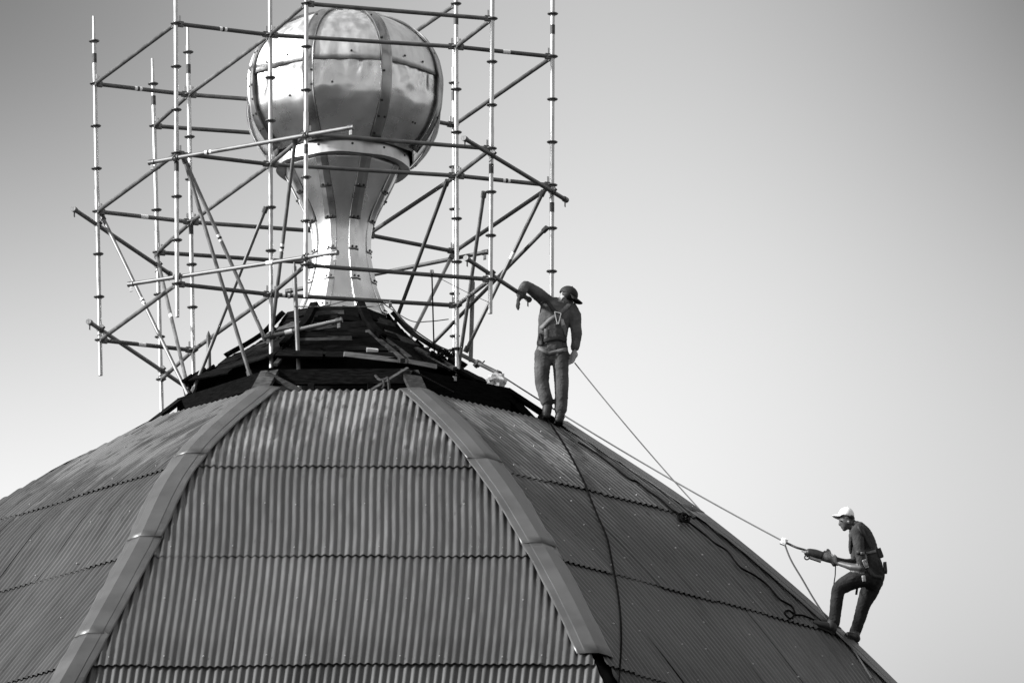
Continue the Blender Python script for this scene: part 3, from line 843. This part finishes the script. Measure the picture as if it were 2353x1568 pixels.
def brace(x0, y0, d0, x1, y1, d1, mt='worn_tube', r=0.0212, sticker=None):
    p = U(x0, y0, d0); q = U(x1, y1, d1); t = (q - p).normalized()
    m = MB(); m.tube(p, q, r, 12); o = m.build('diagonal_brace', mt, scaf)
    for e in (p, q):
        c = MB(); c.tube(e - t * 0.035, e + t * 0.035, r + 0.010, 8); c.build('brace_head', 'rosette_steel', o)
    if sticker is not None: stick(o, p.lerp(q, sticker), t, r, 0)
yb = BL.y
brace(236, 500, SY['S1'] + 0.07, 430, 902, yb - 0.02, 'mid_tube', sticker=0.48)
brace(360, 588, SY['S2'] - 0.07, 434, 900, yb + 0.05, 'mid_tube', sticker=0.45)
brace(424, 368, SY['S4'] + 0.08, 573, 858, -1.55, 'mid_tube')
brace(430, 380, SY['S4'] + 0.13, 608, 776, SY['S5'] + 0.07, 'mid_tube', sticker=0.42)
brace(609, 482, SY['S5'] + 0.07, 445, 895, yb + 0.0)
brace(678, 322, SY['S6'] + 0.07, 624, 768, SY['S5'] + 0.05, 'mid_tube', sticker=0.55)
brace(1026, 420, SY['S8'] + 0.07, 905, 748, 0.35)
brace(1111, 447, SY['S7'] + 0.03, 1051, 858, -0.85, 'mid_tube')
brace(1246, 444, SY['S10'] + 0.05, 1072, 802, 0.1, 'mid_tube', sticker=0.40)
brace(1036, 592, SY['S9'] - 0.07, 940, 782, 0.9, 'mid_tube', sticker=0.92)
brace(1252, 527, SY['S10'] + 0.07, 977, 806, 1.0)
def post(x0, y0, x1, y1, d, mt='worn_tube'):
    m = MB(); p = U(x0, y0, d); q = U(x1, y1, d); m.tube(p, q, TR, 12); m.tube(p, p + (p - q).normalized() * 0.05, TR * 0.9, 10, 0.006)
    m.build('prop', mt, scaf)
post(676, 612, 688, 898, -1.55, 'mid_tube'); post(479, 770, 481, 872, 0.1); post(1086, 648, 1081, 830, 0.5, 'mid_tube')

# lashings and wires
def line(name, pts, r, material, label, cat, n=6, seg=8):
    m = MB(); m.path(catmull(pts, seg), r, n); return tag(m.build(name, material), label, cat)
line('wire', [U(676, 703, -1.58), U(740, 703, -1.5), U(800, 690, -1.2), U(838, 686, -1.0), U(900, 696, -1.25)], 0.005, 'cable_mid', 'thin grey wire tied across the bottom of the finial neck', 'wire')
line('wire', [U(676, 704, -1.58), U(760, 704, -1.5), U(850, 704, -1.0), U(885, 697, -1.24)], 0.006, 'cable_mid', 'straight grey tie wire from the pointed prop to the low ledger', 'wire')
line('hanging_rope', [U(992, 628, SY['S6'] + 0.3), U(994, 700, -2.2), U(997, 800, -1.9), U(999, 812, -1.7)], 0.008, 'rope_dark', 'thin dark rope hanging straight down from the low ledger', 'rope')
line('hanging_rope', [U(1004, 636, -2.3), U(1074, 672, -2.2), U(1129, 697, SY['S7'] + 0.02)], 0.0035, 'cable_mid', 'thin grey rope slanting from the low ledger to the bright upright behind the worker', 'rope')
line('hanging_rope', [U(895, 697, -1.24), U(930, 740, -1.2), U(1000, 790, -1.0), U(1052, 812, -0.9)], 0.008, 'cable_mid', 'slack grey rope from the low ledger down to the tangled wires', 'rope')
line('hanging_rope', [U(870, 690, -1.1), U(940, 735, -1.2), U(985, 738, -1.2), U(1030, 733, -1.0)], 0.006, 'cable_mid', 'short grey rope sagging beside the neck of the finial', 'rope')
m = MB()
for i in range(5):
    c = V((1028, 812)); pts = []
    for j in range(7): pts.append(U(1002 + j * 9 + RU(-4, 4), 812 + 9 * math.sin(j * 1.7 + i * 1.3) + RU(-3, 3), -0.8 + RU(-0.08, 0.08)))
    m.path(catmull(pts, 5), 0.009, 6)
tag(m.build('tangled_cable', 'rope_dark'), 'tangle of black cable hanging at the foot of the scaffold', 'cable')
for (x, y, s) in ((895, 697, 'S5'), (992, 628, 'S6')):
    m = MB(); c = U(x, y, (SY['S5'] * 0.35 + SY['S8'] * 0.65) if s == 'S5' else (SY['S6'] * 0.3 + SY['S7'] * 0.7))
    for i in range(3): m.disc(c + V((RU(-0.02, 0.02), 0, 0)), (1, RU(-0.3, 0.3), RU(-0.2, 0.2)), 0.042, 0.012, 12)
    tag(m.build('rope_knot', 'cable_mid'), 'rope knot wound round the ' + ('lower ledger beside the neck' if s == 'S5' else 'front ledger above the hanging rope'), 'knot')

# ------------------------------------------------------------------ people
def loft(m, chain, side, n=14):
    """closed tapered limb through [(point, r_side, r_other)]"""
    pts = [c[0] for c in chain]; k = len(pts); rings = []
    for i in range(k):
        t = pts[min(i + 1, k - 1)] - pts[max(i - 1, 0)]; t.normalize()
        a = V(side) - t * V(side).dot(t)
        if a.length < 1e-3: a = t.orthogonal()
        a.normalize(); b = t.cross(a)
        rings.append((pts[i], a, b, t, chain[i][1], chain[i][2]))
    full = []
    p, a, b, t, r1, r2 = rings[0]; rr = min(r1, r2)
    full += [(p - t * rr * 0.75, a, b, r1 * 0.45, r2 * 0.45), (p - t * rr * 0.42, a, b, r1 * 0.83, r2 * 0.83)]
    for (p, a, b, t, r1, r2) in rings: full.append((p, a, b, r1, r2))
    p, a, b, t, r1, r2 = rings[-1]; rr = min(r1, r2)
    full += [(p + t * rr * 0.42, a, b, r1 * 0.83, r2 * 0.83), (p + t * rr * 0.75, a, b, r1 * 0.45, r2 * 0.45)]
    o = len(m.v)
    for (p, a, b, r1, r2) in full:
        for j in range(n):
            an = 2 * math.pi * j / n; m.v.append(p + a * r1 * math.cos(an) + b * r2 * math.sin(an))
    for i in range(len(full) - 1):
        for j in range(n):
            j2 = (j + 1) % n; m.f.append((o + i * n + j, o + i * n + j2, o + (i + 1) * n + j2, o + (i + 1) * n + j))
    m.f.append(tuple(o + j for j in reversed(range(n)))); m.f.append(tuple(o + (len(full) - 1) * n + j for j in range(n)))
def sub(chain, k=4):
    """densify a limb so the joints bend smoothly"""
    out = []
    for i in range(len(chain) - 1):
        a = chain[max(i - 1, 0)]; b = chain[i]; c = chain[i + 1]; d = chain[min(i + 2, len(chain) - 1)]
        for j in range(k):
            t = j / k
            P = 0.5 * ((2 * b[0]) + (c[0] - a[0]) * t + (2 * a[0] - 5 * b[0] + 4 * c[0] - d[0]) * t * t + (3 * b[0] - a[0] - 3 * c[0] + d[0]) * t ** 3)
            s = t * t * (3 - 2 * t); out.append((P, b[1] + (c[1] - b[1]) * s, b[2] + (c[2] - b[2]) * s))
    out.append(chain[-1]); return out
def hand(parts, wrist, palm_end, spread, curl, mat_name, thumb_side, s=1.0):
    """palm and five unequal bent fingers; spread = across the knuckles, curl = direction fingers bend to"""
    d = (palm_end - wrist).normalized(); spread = V(spread); spread = (spread - d * spread.dot(d)).normalized(); curl = V(curl).normalized()
    parts.append((mat_name, [(wrist, 0.026 * s, 0.020 * s), (wrist.lerp(palm_end, 0.5), 0.042 * s, 0.020 * s), (palm_end, 0.043 * s, 0.017 * s)], spread))
    for i, L in enumerate((0.068, 0.080, 0.074, 0.056)):
        b = palm_end + spread * (0.033 - 0.022 * i) * s
        k1 = b + (d * 0.8 + curl * 0.35).normalized() * L * 0.45 * s; k2 = k1 + (d * 0.35 + curl * 0.9).normalized() * L * 0.35 * s; k3 = k2 + (curl - d * 0.2).normalized() * L * 0.25 * s
        parts.append((mat_name, [(b - d * 0.01, 0.011 * s, 0.011 * s), (k1, 0.0105 * s, 0.0105 * s), (k2, 0.0095 * s, 0.0095 * s), (k3, 0.008 * s, 0.008 * s)], spread))
    b = wrist.lerp(palm_end, 0.3) + spread * 0.035 * s * thumb_side
    k1 = b + (d * 0.5 + spread * 0.7 * thumb_side + curl * 0.4).normalized() * 0.04 * s; k2 = k1 + (d * 0.8 + curl * 0.5).normalized() * 0.035 * s
    parts.append((mat_name, [(b, 0.014 * s, 0.014 * s), (k1, 0.012 * s, 0.012 * s), (k2, 0.009 * s, 0.009 * s)], spread))
def make_body(person, parts, mats, voxel=0.0085, wr=0.0048):
    m = MB(); owner = []
    for (mn, chain, side) in parts:
        o = len(m.v); loft(m, sub(chain, 4) if len(chain) > 2 else chain, side); owner += [(i, mn) for i in range(o, len(m.v))]
    me = bpy.data.meshes.new('tmp'); me.from_pydata([tuple(p) for p in m.v], [], m.f)
    bm = bmesh.new(); bm.from_mesh(me); bmesh.ops.recalc_face_normals(bm, faces=bm.faces); bm.to_mesh(me); bm.free()
    tmp = bpy.data.objects.new('tmp', me); col.objects.link(tmp)
    rm = tmp.modifiers.new('r', 'REMESH'); rm.mode = 'VOXEL'; rm.voxel_size = voxel
    sm = tmp.modifiers.new('s', 'SMOOTH'); sm.iterations = 5; sm.factor = 0.5
    dg = bpy.context.evaluated_depsgraph_get(); dg.update()
    new = bpy.data.meshes.new_from_object(tmp.evaluated_get(dg)); bpy.data.objects.remove(tmp)
    kd = KDTree(len(m.v))
    for i, mn in owner: kd.insert(m.v[i], i)
    kd.balance(); own = dict(owner); names = list(dict.fromkeys(p[0] for p in parts))
    new.materials.clear()
    for nme in names: new.materials.append(MATS[mats[nme]])
    vt = []
    for v in new.vertices:
        _, i, _ = kd.find(v.co); vt.append(names.index(own[i]))
    cloth = {i for i, nme in enumerate(names) if nme in ('top', 'legs')}
    nrm = [v.normal.copy() for v in new.vertices]
    for v in new.vertices:
        if vt[v.index] in cloth:
            q = v.co; w = 0.7 * noise.noise(V((q.x * 8 + q.z * 10, q.y * 8, q.z * 14))) + 0.8 * abs(noise.noise(V((q.x * 26 - q.z * 18, q.y * 22, q.z * 30)))) * 1.6 - 0.4
            v.co = q + nrm[v.index] * (wr * w)
    for p in new.polygons:
        p.use_smooth = True
        c = {}
        for i in p.vertices: c[vt[i]] = c.get(vt[i], 0) + 1
        p.material_index = max(c, key=c.get)
    bv = BVHTree.FromPolygons([v.co.copy() for v in new.vertices], [tuple(p.vertices) for p in new.polygons])
    ctr = V(person.location)
    for v in new.vertices: v.co -= ctr
    new.name = 'body'; ob = bpy.data.objects.new('body', new); col.objects.link(ob); ob.parent = person
    return ob, bv
def cap(person, c, up, fwd, rx, ry, rz, brim, material, blen=0.075):
    up = V(up).normalized(); fwd = V(fwd); fwd = (fwd - up * fwd.dot(up)).normalized(); s = up.cross(fwd)
    m = MB(); rows = []
    for i in range(9):
        ph = math.radians(100) * i / 8
        rows.append([c + up * rz * math.cos(ph) + (fwd * ry * math.cos(2 * math.pi * j / 20) + s * rx * math.sin(2 * math.pi * j / 20)) * math.sin(ph) for j in range(21)])
    m.grid(rows); o = m.build('cap', material, person, angle=0, solid=0.004)
    b = MB(); rows = []
    for i in range(6):
        f = i / 5; row = []
        for j in range(11):
            a = math.radians(-68 + 136 * j / 10); rr = 1.0
            base = c - up * rz * 0.12 + fwd * ry * math.cos(a) + s * rx * math.sin(a)
            row.append(base + (fwd * blen * math.cos(a) ** 0.8 if math.cos(a) > 0 else V()) * f - up * (brim * f * f + 0.012 * f * abs(math.sin(a)) * 1.5))
        rows.append(row)
    b.grid(rows); b.build('cap_brim', material, o, angle=0, solid=0.005)
    bt = MB(); bt.ball(c + up * (rz + 0.002), 0.008); bt.build('cap_button', material, o)
    return o
def strap(person, bv, pts, width, material, name='strap', off=0.007, n=5):
    """webbing laid on the body"""
    P = []
    for (x0, y0), (x1, y1) in zip(pts, pts[1:]):
        for j in range(n): P.append((x0 + (x1 - x0) * j / n, y0 + (y1 - y0) * j / n))
    P.append(pts[-1]); rows = []
    for i, (x, y) in enumerate(P):
        x0, y0 = P[max(0, i - 1)]; x1, y1 = P[min(len(P) - 1, i + 1)]; L = math.hypot(x1 - x0, y1 - y0) or 1
        nx, ny = -(y1 - y0) / L, (x1 - x0) / L; hw = width * PXM / 2; row = []
        for k in (-1, 0, 1):
            d = ray(x + nx * hw * k, y + ny * hw * k).normalized(); h = bv.ray_cast(CAM, d)
            row.append(h[0] - d * off if h[0] is not None else None)
        if any(q is None for q in row):
            good = [q for q in row if q is not None]
            if not good: continue
            row = [q if q is not None else good[0] for q in row]
        rows.append(row)
    if len(rows) < 2: return None
    m = MB(); m.grid(rows); return m.build(name, material, person, angle=0, solid=-0.004)
def boot(person, heel, toe, up, ankle, w=0.048, name='boot'):
    up = V(up).normalized(); f = (toe - heel).normalized(); s = up.cross(f).normalized()
    m = MB(); L = (toe - heel).length
    loft(m, sub([(heel + f * 0.03 + up * 0.045, w * 0.85, 0.045), (heel + f * L * 0.4 + up * 0.045, w * 0.85, 0.045), (heel + f * L * 0.7 + up * 0.036, w, 0.036), (toe - f * 0.025 + up * 0.03, w * 0.8, 0.028)]), s)
    loft(m, [(heel + f * 0.06 + up * 0.05, 0.052, 0.06), (ankle, 0.056, 0.06)], s)
    o = m.build(name, 'boot', person, angle=0)
    q = MB(); sole = []
    for k, ww in ((0.0, 0.7), (0.12, 0.9), (0.4, 0.82), (0.7, 1.08), (0.9, 0.9), (1.0, 0.5)):
        c = heel + f * (L * k); sole.append([c - s * w * ww + up * 0.02, c + s * w * ww + up * 0.02, c + s * w * ww, c - s * w * ww, c - s * w * ww + up * 0.02])
    q.grid(sole); q.build('sole', 'boot', o, smooth=False)
    return o

# ---- worker standing with his back to us
def m1(zx, zy): return (1147.6 + zx * 0.2696, 604 + zy * 0.2696)
f1 = on_roof(1264, 982, 0.03); Y1 = f1.y
def A1(zx, zy, dy=0.0): x, y = m1(zx, zy); return U(x, y, Y1 + dy)
SX = (1, 0, 0); SYV = (0, 1, 0)
man1 = empty('person', V((f1.x, f1.y, f1.z)), 'worker in dark backward-tilted cap, jacket and harness standing with one arm on a tube', 'person')
parts = [
    ('legs', [(A1(450, 810), 0.14, 0.10), (A1(448, 745), 0.178, 0.125), (A1(445, 680), 0.165, 0.115)], SX),
    ('top', [(A1(445, 700), 0.172, 0.125), (A1(448, 640), 0.165, 0.118), (A1(455, 560), 0.168, 0.12), (A1(468, 470), 0.182, 0.13), (A1(488, 400), 0.188, 0.12), (A1(500, 352), 0.13, 0.09)], SX),
    ('top', [(A1(405, 335), 0.084, 0.082), (A1(330, 268, -0.06), 0.078, 0.076), (A1(228, 196, -0.16), 0.060, 0.058)], SYV),
    ('top', [(A1(222, 192, -0.16), 0.056, 0.054), (A1(205, 215, -0.22), 0.058, 0.056), (A1(190, 248, -0.30), 0.056, 0.054), (A1(184, 268, -0.34), 0.060, 0.058)], SYV),
    ('top', [(A1(600, 390), 0.085, 0.08), (A1(638, 450), 0.074, 0.075), (A1(648, 540), 0.064, 0.066), (A1(655, 600), 0.062, 0.062), (A1(650, 670, 0.02), 0.054, 0.055), (A1(641, 722, 0.02), 0.050, 0.05)], SX),
    ('skin', [(A1(508, 372), 0.058, 0.058), (A1(535, 325), 0.056, 0.058), (A1(560, 290), 0.06, 0.062)], SX),
    ('skin', [(A1(540, 325, 0.02), 0.056, 0.065), (A1(562, 295, 0.01), 0.075, 0.085), (A1(585, 262), 0.078, 0.09), (A1(600, 240), 0.06, 0.07)], SX),
    ('skin', [(A1(596, 330, 0.03), 0.028, 0.03), (A1(622, 330, 0.04), 0.018, 0.018)], SX),
    ('skin', [(A1(528, 312, -0.085), 0.010, 0.018), (A1(538, 292, -0.09), 0.008, 0.02)], SX),
    ('legs', [(A1(375, 770), 0.1049, 0.1177), (A1(364, 870), 0.0920, 0.1017), (A1(360, 960), 0.0835, 0.0910), (A1(362, 1030), 0.0792, 0.0835), (A1(385, 1120), 0.0749, 0.0792), (A1(406, 1188), 0.0728, 0.0749)], SX),
    ('legs', [(A1(518, 775), 0.1027, 0.1177), (A1(520, 870), 0.0899, 0.1017), (A1(524, 960), 0.0835, 0.0910), (A1(528, 1040), 0.0803, 0.0835), (A1(526, 1150), 0.0738, 0.0792), (A1(519, 1258), 0.0706, 0.0749)], SX),
]
hand(parts, A1(178, 285, -0.36), A1(160, 318, -0.38), (0, 1, 0.2), (0.35, 0, -1), 'glove', 1, 1.3)
hand(parts, A1(636, 745, 0.02), A1(622, 815, 0.0), (0.7, -0.5, 0), (-0.6, -0.2, -0.7), 'glove2', 1)
body1, bv1 = make_body(man1, parts, {'legs': 'jeans', 'top': 'jacket', 'skin': 'skin', 'glove': 'glove_dark', 'glove2': 'glove_pale'})
cap(man1, A1(588, 268), A1(615, 205) - A1(570, 300), V((0.85, -0.15, -0.45)), 0.098, 0.108, 0.096, 0.02, 'cap_dark', 0.08)
m = MB(); m.ball(A1(585, 275, -0.01), 0.084, 0.092, 0.075); m.build('hair', 'hair', man1)
up1 = V((0.15, -0.1, 1))
for (ax_, ay_, ex, ey, tx) in ((408, 1222, 402, 1330, -0.07), (518, 1292, 505, 1368, -0.03)):
    heel = A1(ex, ey, -0.07); boot(man1, heel, heel + V((tx, 0.25, 0.05)), up1, A1(ax_, ay_), 0.058)
S1 = lambda *p: [m1(*q) for q in p]
strap(man1, bv1, S1((350, 560), (420, 490), (490, 440)), 0.045, 'strap_grey')
strap(man1, bv1, S1((600, 345), (545, 400), (495, 435)), 0.045, 'strap_grey')
strap(man1, bv1, S1((400, 320), (450, 390), (490, 430)), 0.04, 'strap_dark')
strap(man1, bv1, S1((490, 440), (540, 520), (575, 620)), 0.045, 'strap_grey')
strap(man1, bv1, S1((330, 600), (340, 660), (345, 700)), 0.06, 'strap_dark', 'tool_pouch', 0.03)
strap(man1, bv1, S1((395, 560), (395, 640), (390, 690)), 0.04, 'strap_grey')
strap(man1, bv1, S1((310, 690), (420, 650), (500, 640), (585, 665)), 0.045, 'strap_dark', 'belt', 0.012)
strap(man1, bv1, S1((330, 720), (420, 770), (500, 750), (590, 730)), 0.04, 'strap_grey', 'seat_strap', 0.01)
m = MB()
for z0, z1 in (((468, 415), (522, 430)), ((468, 415), (490, 520)), ((522, 430), (500, 520)), ((490, 520), (482, 520))):
    a = m1(*z0); b = m1(*z1); ha = bv1.ray_cast(CAM, ray(*a).normalized())[0]; hb = bv1.ray_cast(CAM, ray(*b).normalized())[0]
    if ha and hb: m.tube(ha - FWD * 0.02, hb - FWD * 0.02, 0.009, 6)
m.build('harness_ring', 'buckle', man1)
strap(man1, bv1, S1((530, 480), (545, 530)), 0.035, 'strap_pale', 'strap_tail', 0.014)

# ---- worker climbing with the drill
def m2(zx, zy): return (1751.6 + zx * 0.2696, 1117.4 + zy * 0.2696)
h2 = hip_at(R2, 2.0); Y2 = h2.y - 0.12
def A2(zx, zy, dy=0.0): x, y = m2(zx, zy); return U(x, y, Y2 + dy)
man2 = empty('person', A2(620, 1240), 'worker in white cap leaning forward on the slope holding a power drill', 'person')
parts = [
    ('legs', [(A2(925, 690), 0.165, 0.118), (A2(945, 755), 0.165, 0.128), (A2(930, 815), 0.15, 0.105)], SYV),
    ('top', [(A2(932, 690), 0.16, 0.122), (A2(912, 600), 0.15, 0.108), (A2(880, 490), 0.17, 0.115), (A2(842, 410), 0.185, 0.112), (A2(812, 352), 0.15, 0.082), (A2(795, 330), 0.08, 0.06)], SYV),
    ('top', [(A2(770, 410, -0.08), 0.08, 0.05), (A2(752, 490, -0.06), 0.05, 0.028), (A2(748, 565, -0.05), 0.03, 0.014)], SYV),
    ('skin', [(A2(800, 338), 0.055, 0.06), (A2(740, 322), 0.052, 0.054)], SYV),
    ('skin', [(A2(728, 232), 0.060, 0.072), (A2(716, 270), 0.074, 0.092), (A2(708, 312), 0.068, 0.074), (A2(700, 346), 0.048, 0.046), (A2(696, 362), 0.030, 0.026)], SYV),
    ('skin', [(A2(662, 292), 0.012, 0.010), (A2(653, 318), 0.016, 0.013), (A2(664, 328), 0.014, 0.010)], SYV),
    ('skin', [(A2(672, 345), 0.022, 0.010), (A2(680, 348), 0.022, 0.010)], SYV),
    ('skin', [(A2(738, 292, -0.078), 0.012, 0.018), (A2(742, 312, -0.076), 0.010, 0.014)], SYV),
    ('top', [(A2(812, 372, -0.15), 0.075, 0.078), (A2(815, 460, -0.20), 0.062, 0.064), (A2(828, 560, -0.22), 0.058, 0.058), (A2(848, 660, -0.20), 0.052, 0.052)], SYV),
    ('skin', [(A2(845, 690, -0.20), 0.046, 0.046), (A2(765, 682, -0.16), 0.040, 0.042), (A2(690, 662, -0.08), 0.031, 0.032), (A2(650, 650, -0.04), 0.027, 0.028)], SYV),
    ('top', [(A2(795, 375, 0.15), 0.075, 0.075), (A2(785, 480, 0.20), 0.06, 0.06), (A2(792, 600, 0.20), 0.054, 0.054)], SYV),
    ('skin', [(A2(795, 632, 0.20), 0.042, 0.042), (A2(710, 640, 0.14), 0.036, 0.036), (A2(630, 618, 0.06), 0.030, 0.030), (A2(580, 595, 0.05), 0.026, 0.026)], SYV),
    ('legs', [(A2(915, 762, -0.09), 0.108, 0.112), (A2(800, 785, -0.12), 0.098, 0.104), (A2(700, 832, -0.12), 0.088, 0.092), (A2(650, 872, -0.12), 0.080, 0.080), (A2(634, 950, -0.11), 0.073, 0.073), (A2(622, 1050, -0.10), 0.068, 0.068), (A2(608, 1165, -0.10), 0.066, 0.066)], SYV),
    ('legs', [(A2(948, 790, 0.09), 0.108, 0.112), (A2(908, 890, 0.11), 0.098, 0.102), (A2(864, 995, 0.13), 0.080, 0.080), (A2(838, 1085, 0.15), 0.071, 0.071), (A2(815, 1160, 0.16), 0.066, 0.066), (A2(782, 1250, 0.17), 0.064, 0.062)], SYV),
]
hand(parts, A2(645, 648, -0.04), A2(612, 622, -0.03), (0.2, -1, 0.3), (-0.3, 0.3, 0.8), 'skin', 1)
hand(parts, A2(578, 594, 0.05), A2(545, 578, 0.045), (0, 0.3, 1), (-0.2, -0.9, -0.2), 'glove2', 1)
body2, bv2 = make_body(man2, parts, {'legs': 'dark_trousers', 'top': 'shirt', 'skin': 'skin_dark', 'glove2': 'glove_pale'})
cap(man2, A2(712, 246), A2(722, 175) - A2(708, 250), A2(610, 262) - A2(712, 246), 0.086, 0.088, 0.094, 0.012, 'cap_white', 0.062)
m = MB(); m.ball(A2(742, 268), 0.056, 0.080, 0.046); m.build('hair', 'hair', man2)
m = MB()
for s in (-0.035, 0.035): m.ball(A2(667, 290, s - 0.02), 0.010, 0.012, 0.008, 8, 5)
m.build('eyes', 'hair', man2)
sl = V((-0.79, 0.0, 0.61))
upS = V((0.45, -0.35, 0.8)).normalized()
heelF = A2(612, 1252, -0.10); boot(man2, heelF, A2(415, 1170, -0.16), upS, A2(598, 1150, -0.10), 0.05)
heelR = A2(800, 1338, 0.17); boot(man2, heelR, A2(708, 1268, 0.02), upS, A2(782, 1250, 0.17), 0.05)
S2 = lambda *p: [m2(*q) for q in p]
strap(man2, bv2, S2((800, 560), (900, 545), (985, 520)), 0.045, 'strap_dark', 'belt')
strap(man2, bv2, S2((835, 565), (905, 562), (965, 545)), 0.030, 'strap_grey', 'belt', 0.012)
strap(man2, bv2, S2((862, 620), (878, 655), (890, 690)), 0.045, 'strap_pale', 'strap_pad', 0.012)
strap(man2, bv2, S2((858, 755), (862, 780), (866, 805)), 0.04, 'strap_pale', 'strap_pad', 0.012)
strap(man2, bv2, S2((815, 330), (880, 430), (930, 530)), 0.04, 'strap_dark')
strap(man2, bv2, S2((890, 690), (950, 760), (1020, 770)), 0.04, 'strap_dark', 'seat_strap')
m = MB(); m.beam(A2(985, 530, -0.06), A2(1012, 600, -0.06), 0.07, 0.05, up=(1, 0, 0.3)); m.beam(A2(1040, 650, 0.0), A2(1048, 730, 0.0), 0.12, 0.035, up=(1, 0, 0.1)); m.build('tool_pouch', 'strap_dark', man2, smooth=False)
m = MB(); m.beam(A2(808, 840, -0.02), A2(798, 915, -0.02), 0.035, 0.025, up=(1, 0, 0)); m.build('hanging_strap', 'strap_dark', man2, smooth=False)

# ---- the drill
tool = empty('power_drill', A2(500, 600), 'black corded power drill with side ring held by the worker in the white cap', 'drill')
m = MB(); loft(m, sub([(A2(372, 562), 0.030, 0.034), (A2(400, 562), 0.044, 0.048), (A2(450, 575), 0.048, 0.055), (A2(505, 592), 0.046, 0.052)]), SYV); m.build('gear_housing', 'tool_black', tool)
m = MB(); loft(m, sub([(A2(500, 592), 0.040, 0.046), (A2(560, 606), 0.044, 0.050), (A2(600, 625), 0.036, 0.042), (A2(640, 652), 0.028, 0.030)]), SYV); m.build('motor_housing', 'tool_grey', tool)
m = MB(); loft(m, [(A2(590, 625), 0.024, 0.026), (A2(612, 664), 0.022, 0.024)], SYV); m.build('handle', 'tool_black', tool)
m = MB(); m.tube(A2(375, 558), A2(352, 553), 0.020, 10, 0.012); m.tube(A2(352, 553), A2(332, 549), 0.006, 8); m.build('chuck', 'buckle', tool)
m = MB(); c = A2(377, 601, -0.02); m.path([c + V((0.024 * math.cos(a * math.pi / 8), 0, 0.024 * math.sin(a * math.pi / 8))) for a in range(17)], 0.008, 8); m.build('side_ring', 'tool_black', tool)
m = MB(); m.beam(A2(398, 600, 0.0), A2(498, 634, 0.0), 0.05, 0.026); m.beam(A2(380, 580), A2(382, 598), 0.02, 0.02, up=(1, 0, 0)); m.build('depth_plate', 'tool_grey', tool, smooth=False)
line('drill_cord', [A2(622, 668), A2(620, 710), A2(618, 755), A2(610, 808, -0.04), A2(606, 840, -0.04)], 0.006, 'rope_dark', 'thin black cord hanging from the drill handle to the raised knee', 'cord')

# ------------------------------------------------------------------ ropes and cables on the dome
def sag(p, q, s, n=14):
    return [p.lerp(q, i / n) - V((0, 0, 4 * s * (i / n) * (1 - i / n))) for i in range(n + 1)]
conn = U(1800, 1243, Y2 + 0.02)
p0 = U(1143, 857, -0.55)
line('extension_cord', sag(p0, conn, 0.05), 0.0085, 'rope_pale', 'long pale extension cord stretched from the scaffold foot to the white socket', 'cord', seg=1)
line('extension_cord', [conn, U(1828, 1256, Y2), A2(352, 535, 0.02), A2(395, 552, 0.03)], 0.013, 'rope_pale', 'short pale cord between the white socket and the drill', 'cord')
m = MB(); t = (A2(352, 535) - conn).normalized(); m.beam(conn - t * 0.03, conn + t * 0.035, 0.055, 0.075); m.box(conn + V((0.0, -0.03, 0.0)), t * 0.02, V((0, 0.012, 0)), V((0, 0, 0.03)))
so_ = m.build('cord_socket', 'white_plastic', smooth=False); tag(so_, 'white plastic cord socket hanging in the air before the drill', 'socket')
hd = A1(640, 850, 0.0); q = hip_at(R2, 0.975) + V((0, 0, 0.07))
line('safety_rope', sag(hd, q, 0.03), 0.0075, 'rope_pale', 'taut pale rope from the standing worker hand down to the dome hip', 'rope', seg=1)
pts = [conn, A2(240, 620), A2(340, 790), A2(440, 960), A2(545, 1110, 0.02)]
for z in ((600, 1205), (650, 1285), (700, 1370), (770, 1475), (830, 1568), (900, 1680)):
    x, y = m2(*z); r = on_roof(x, y, 0.075)
    if r is not None: pts.append(r)
line('safety_rope', pts, 0.010, 'rope_pale', 'pale rope hanging from the white socket and running down over the sheets', 'rope')
def z5(p): return (1026.8 + p[0] * 0.4218, 906 + p[1] * 0.4218)
def z6(p): return (1510 + p[0] * 0.2824, 1147.6 + p[1] * 0.2824)
pts = [on_roof(*z5(p), 0.078) for p in ((530, 165), (600, 270), (660, 370), (730, 510), (760, 590), (800, 690), (850, 810), (880, 950), (910, 1110), (925, 1260), (925, 1400), (915, 1520), (905, 1640))]
line('power_cable', [p for p in pts if p], 0.0112, 'rope_dark', 'dark cable running down the right roof face from the standing worker', 'cable')
c2 = [z5(p) for p in ((625, 172), (700, 295), (760, 330), (850, 395), (970, 490), (1020, 510), (1080, 560), (1140, 600), (1200, 655), (1240, 680))]
c2 += [z6(p) for p in ((150, 175), (195, 215), (240, 240), (330, 310), (440, 400), (540, 465), (640, 590), (760, 660), (870, 745), (960, 850), (1060, 910), (1085, 970), (1050, 1012), (1005, 965), (1040, 945), (1090, 980), (1150, 985), (1240, 1020), (1300, 1050))]
pts = [on_roof(x, y, 0.078) for x, y in c2]
line('power_cable', [p for p in pts if p], 0.0112, 'rope_dark', 'dark wavy cable with a coil lying across the right roof face to the boots', 'cable')
m = MB(); cc = z6((195, 220))
for i in range(3):
    pts = []
    for j in range(13):
        a = 2 * math.pi * j / 12; p = on_roof(cc[0] + (i - 2) * 4 + (7 + 2 * i) * math.cos(a) + RU(-2.5, 2.5), cc[1] + (i - 2) * 5 + 9 * math.sin(a) + RU(-2.5, 2.5), 0.08 + 0.012 * i)
        if p: pts.append(p)
    m.path(catmull(pts, 4), 0.010, 6)
tag(m.build('cable_coil', 'rope_dark'), 'small coil of dark cable lying on the lap joint of the right face', 'cable')

scene.render.engine = 'CYCLES'
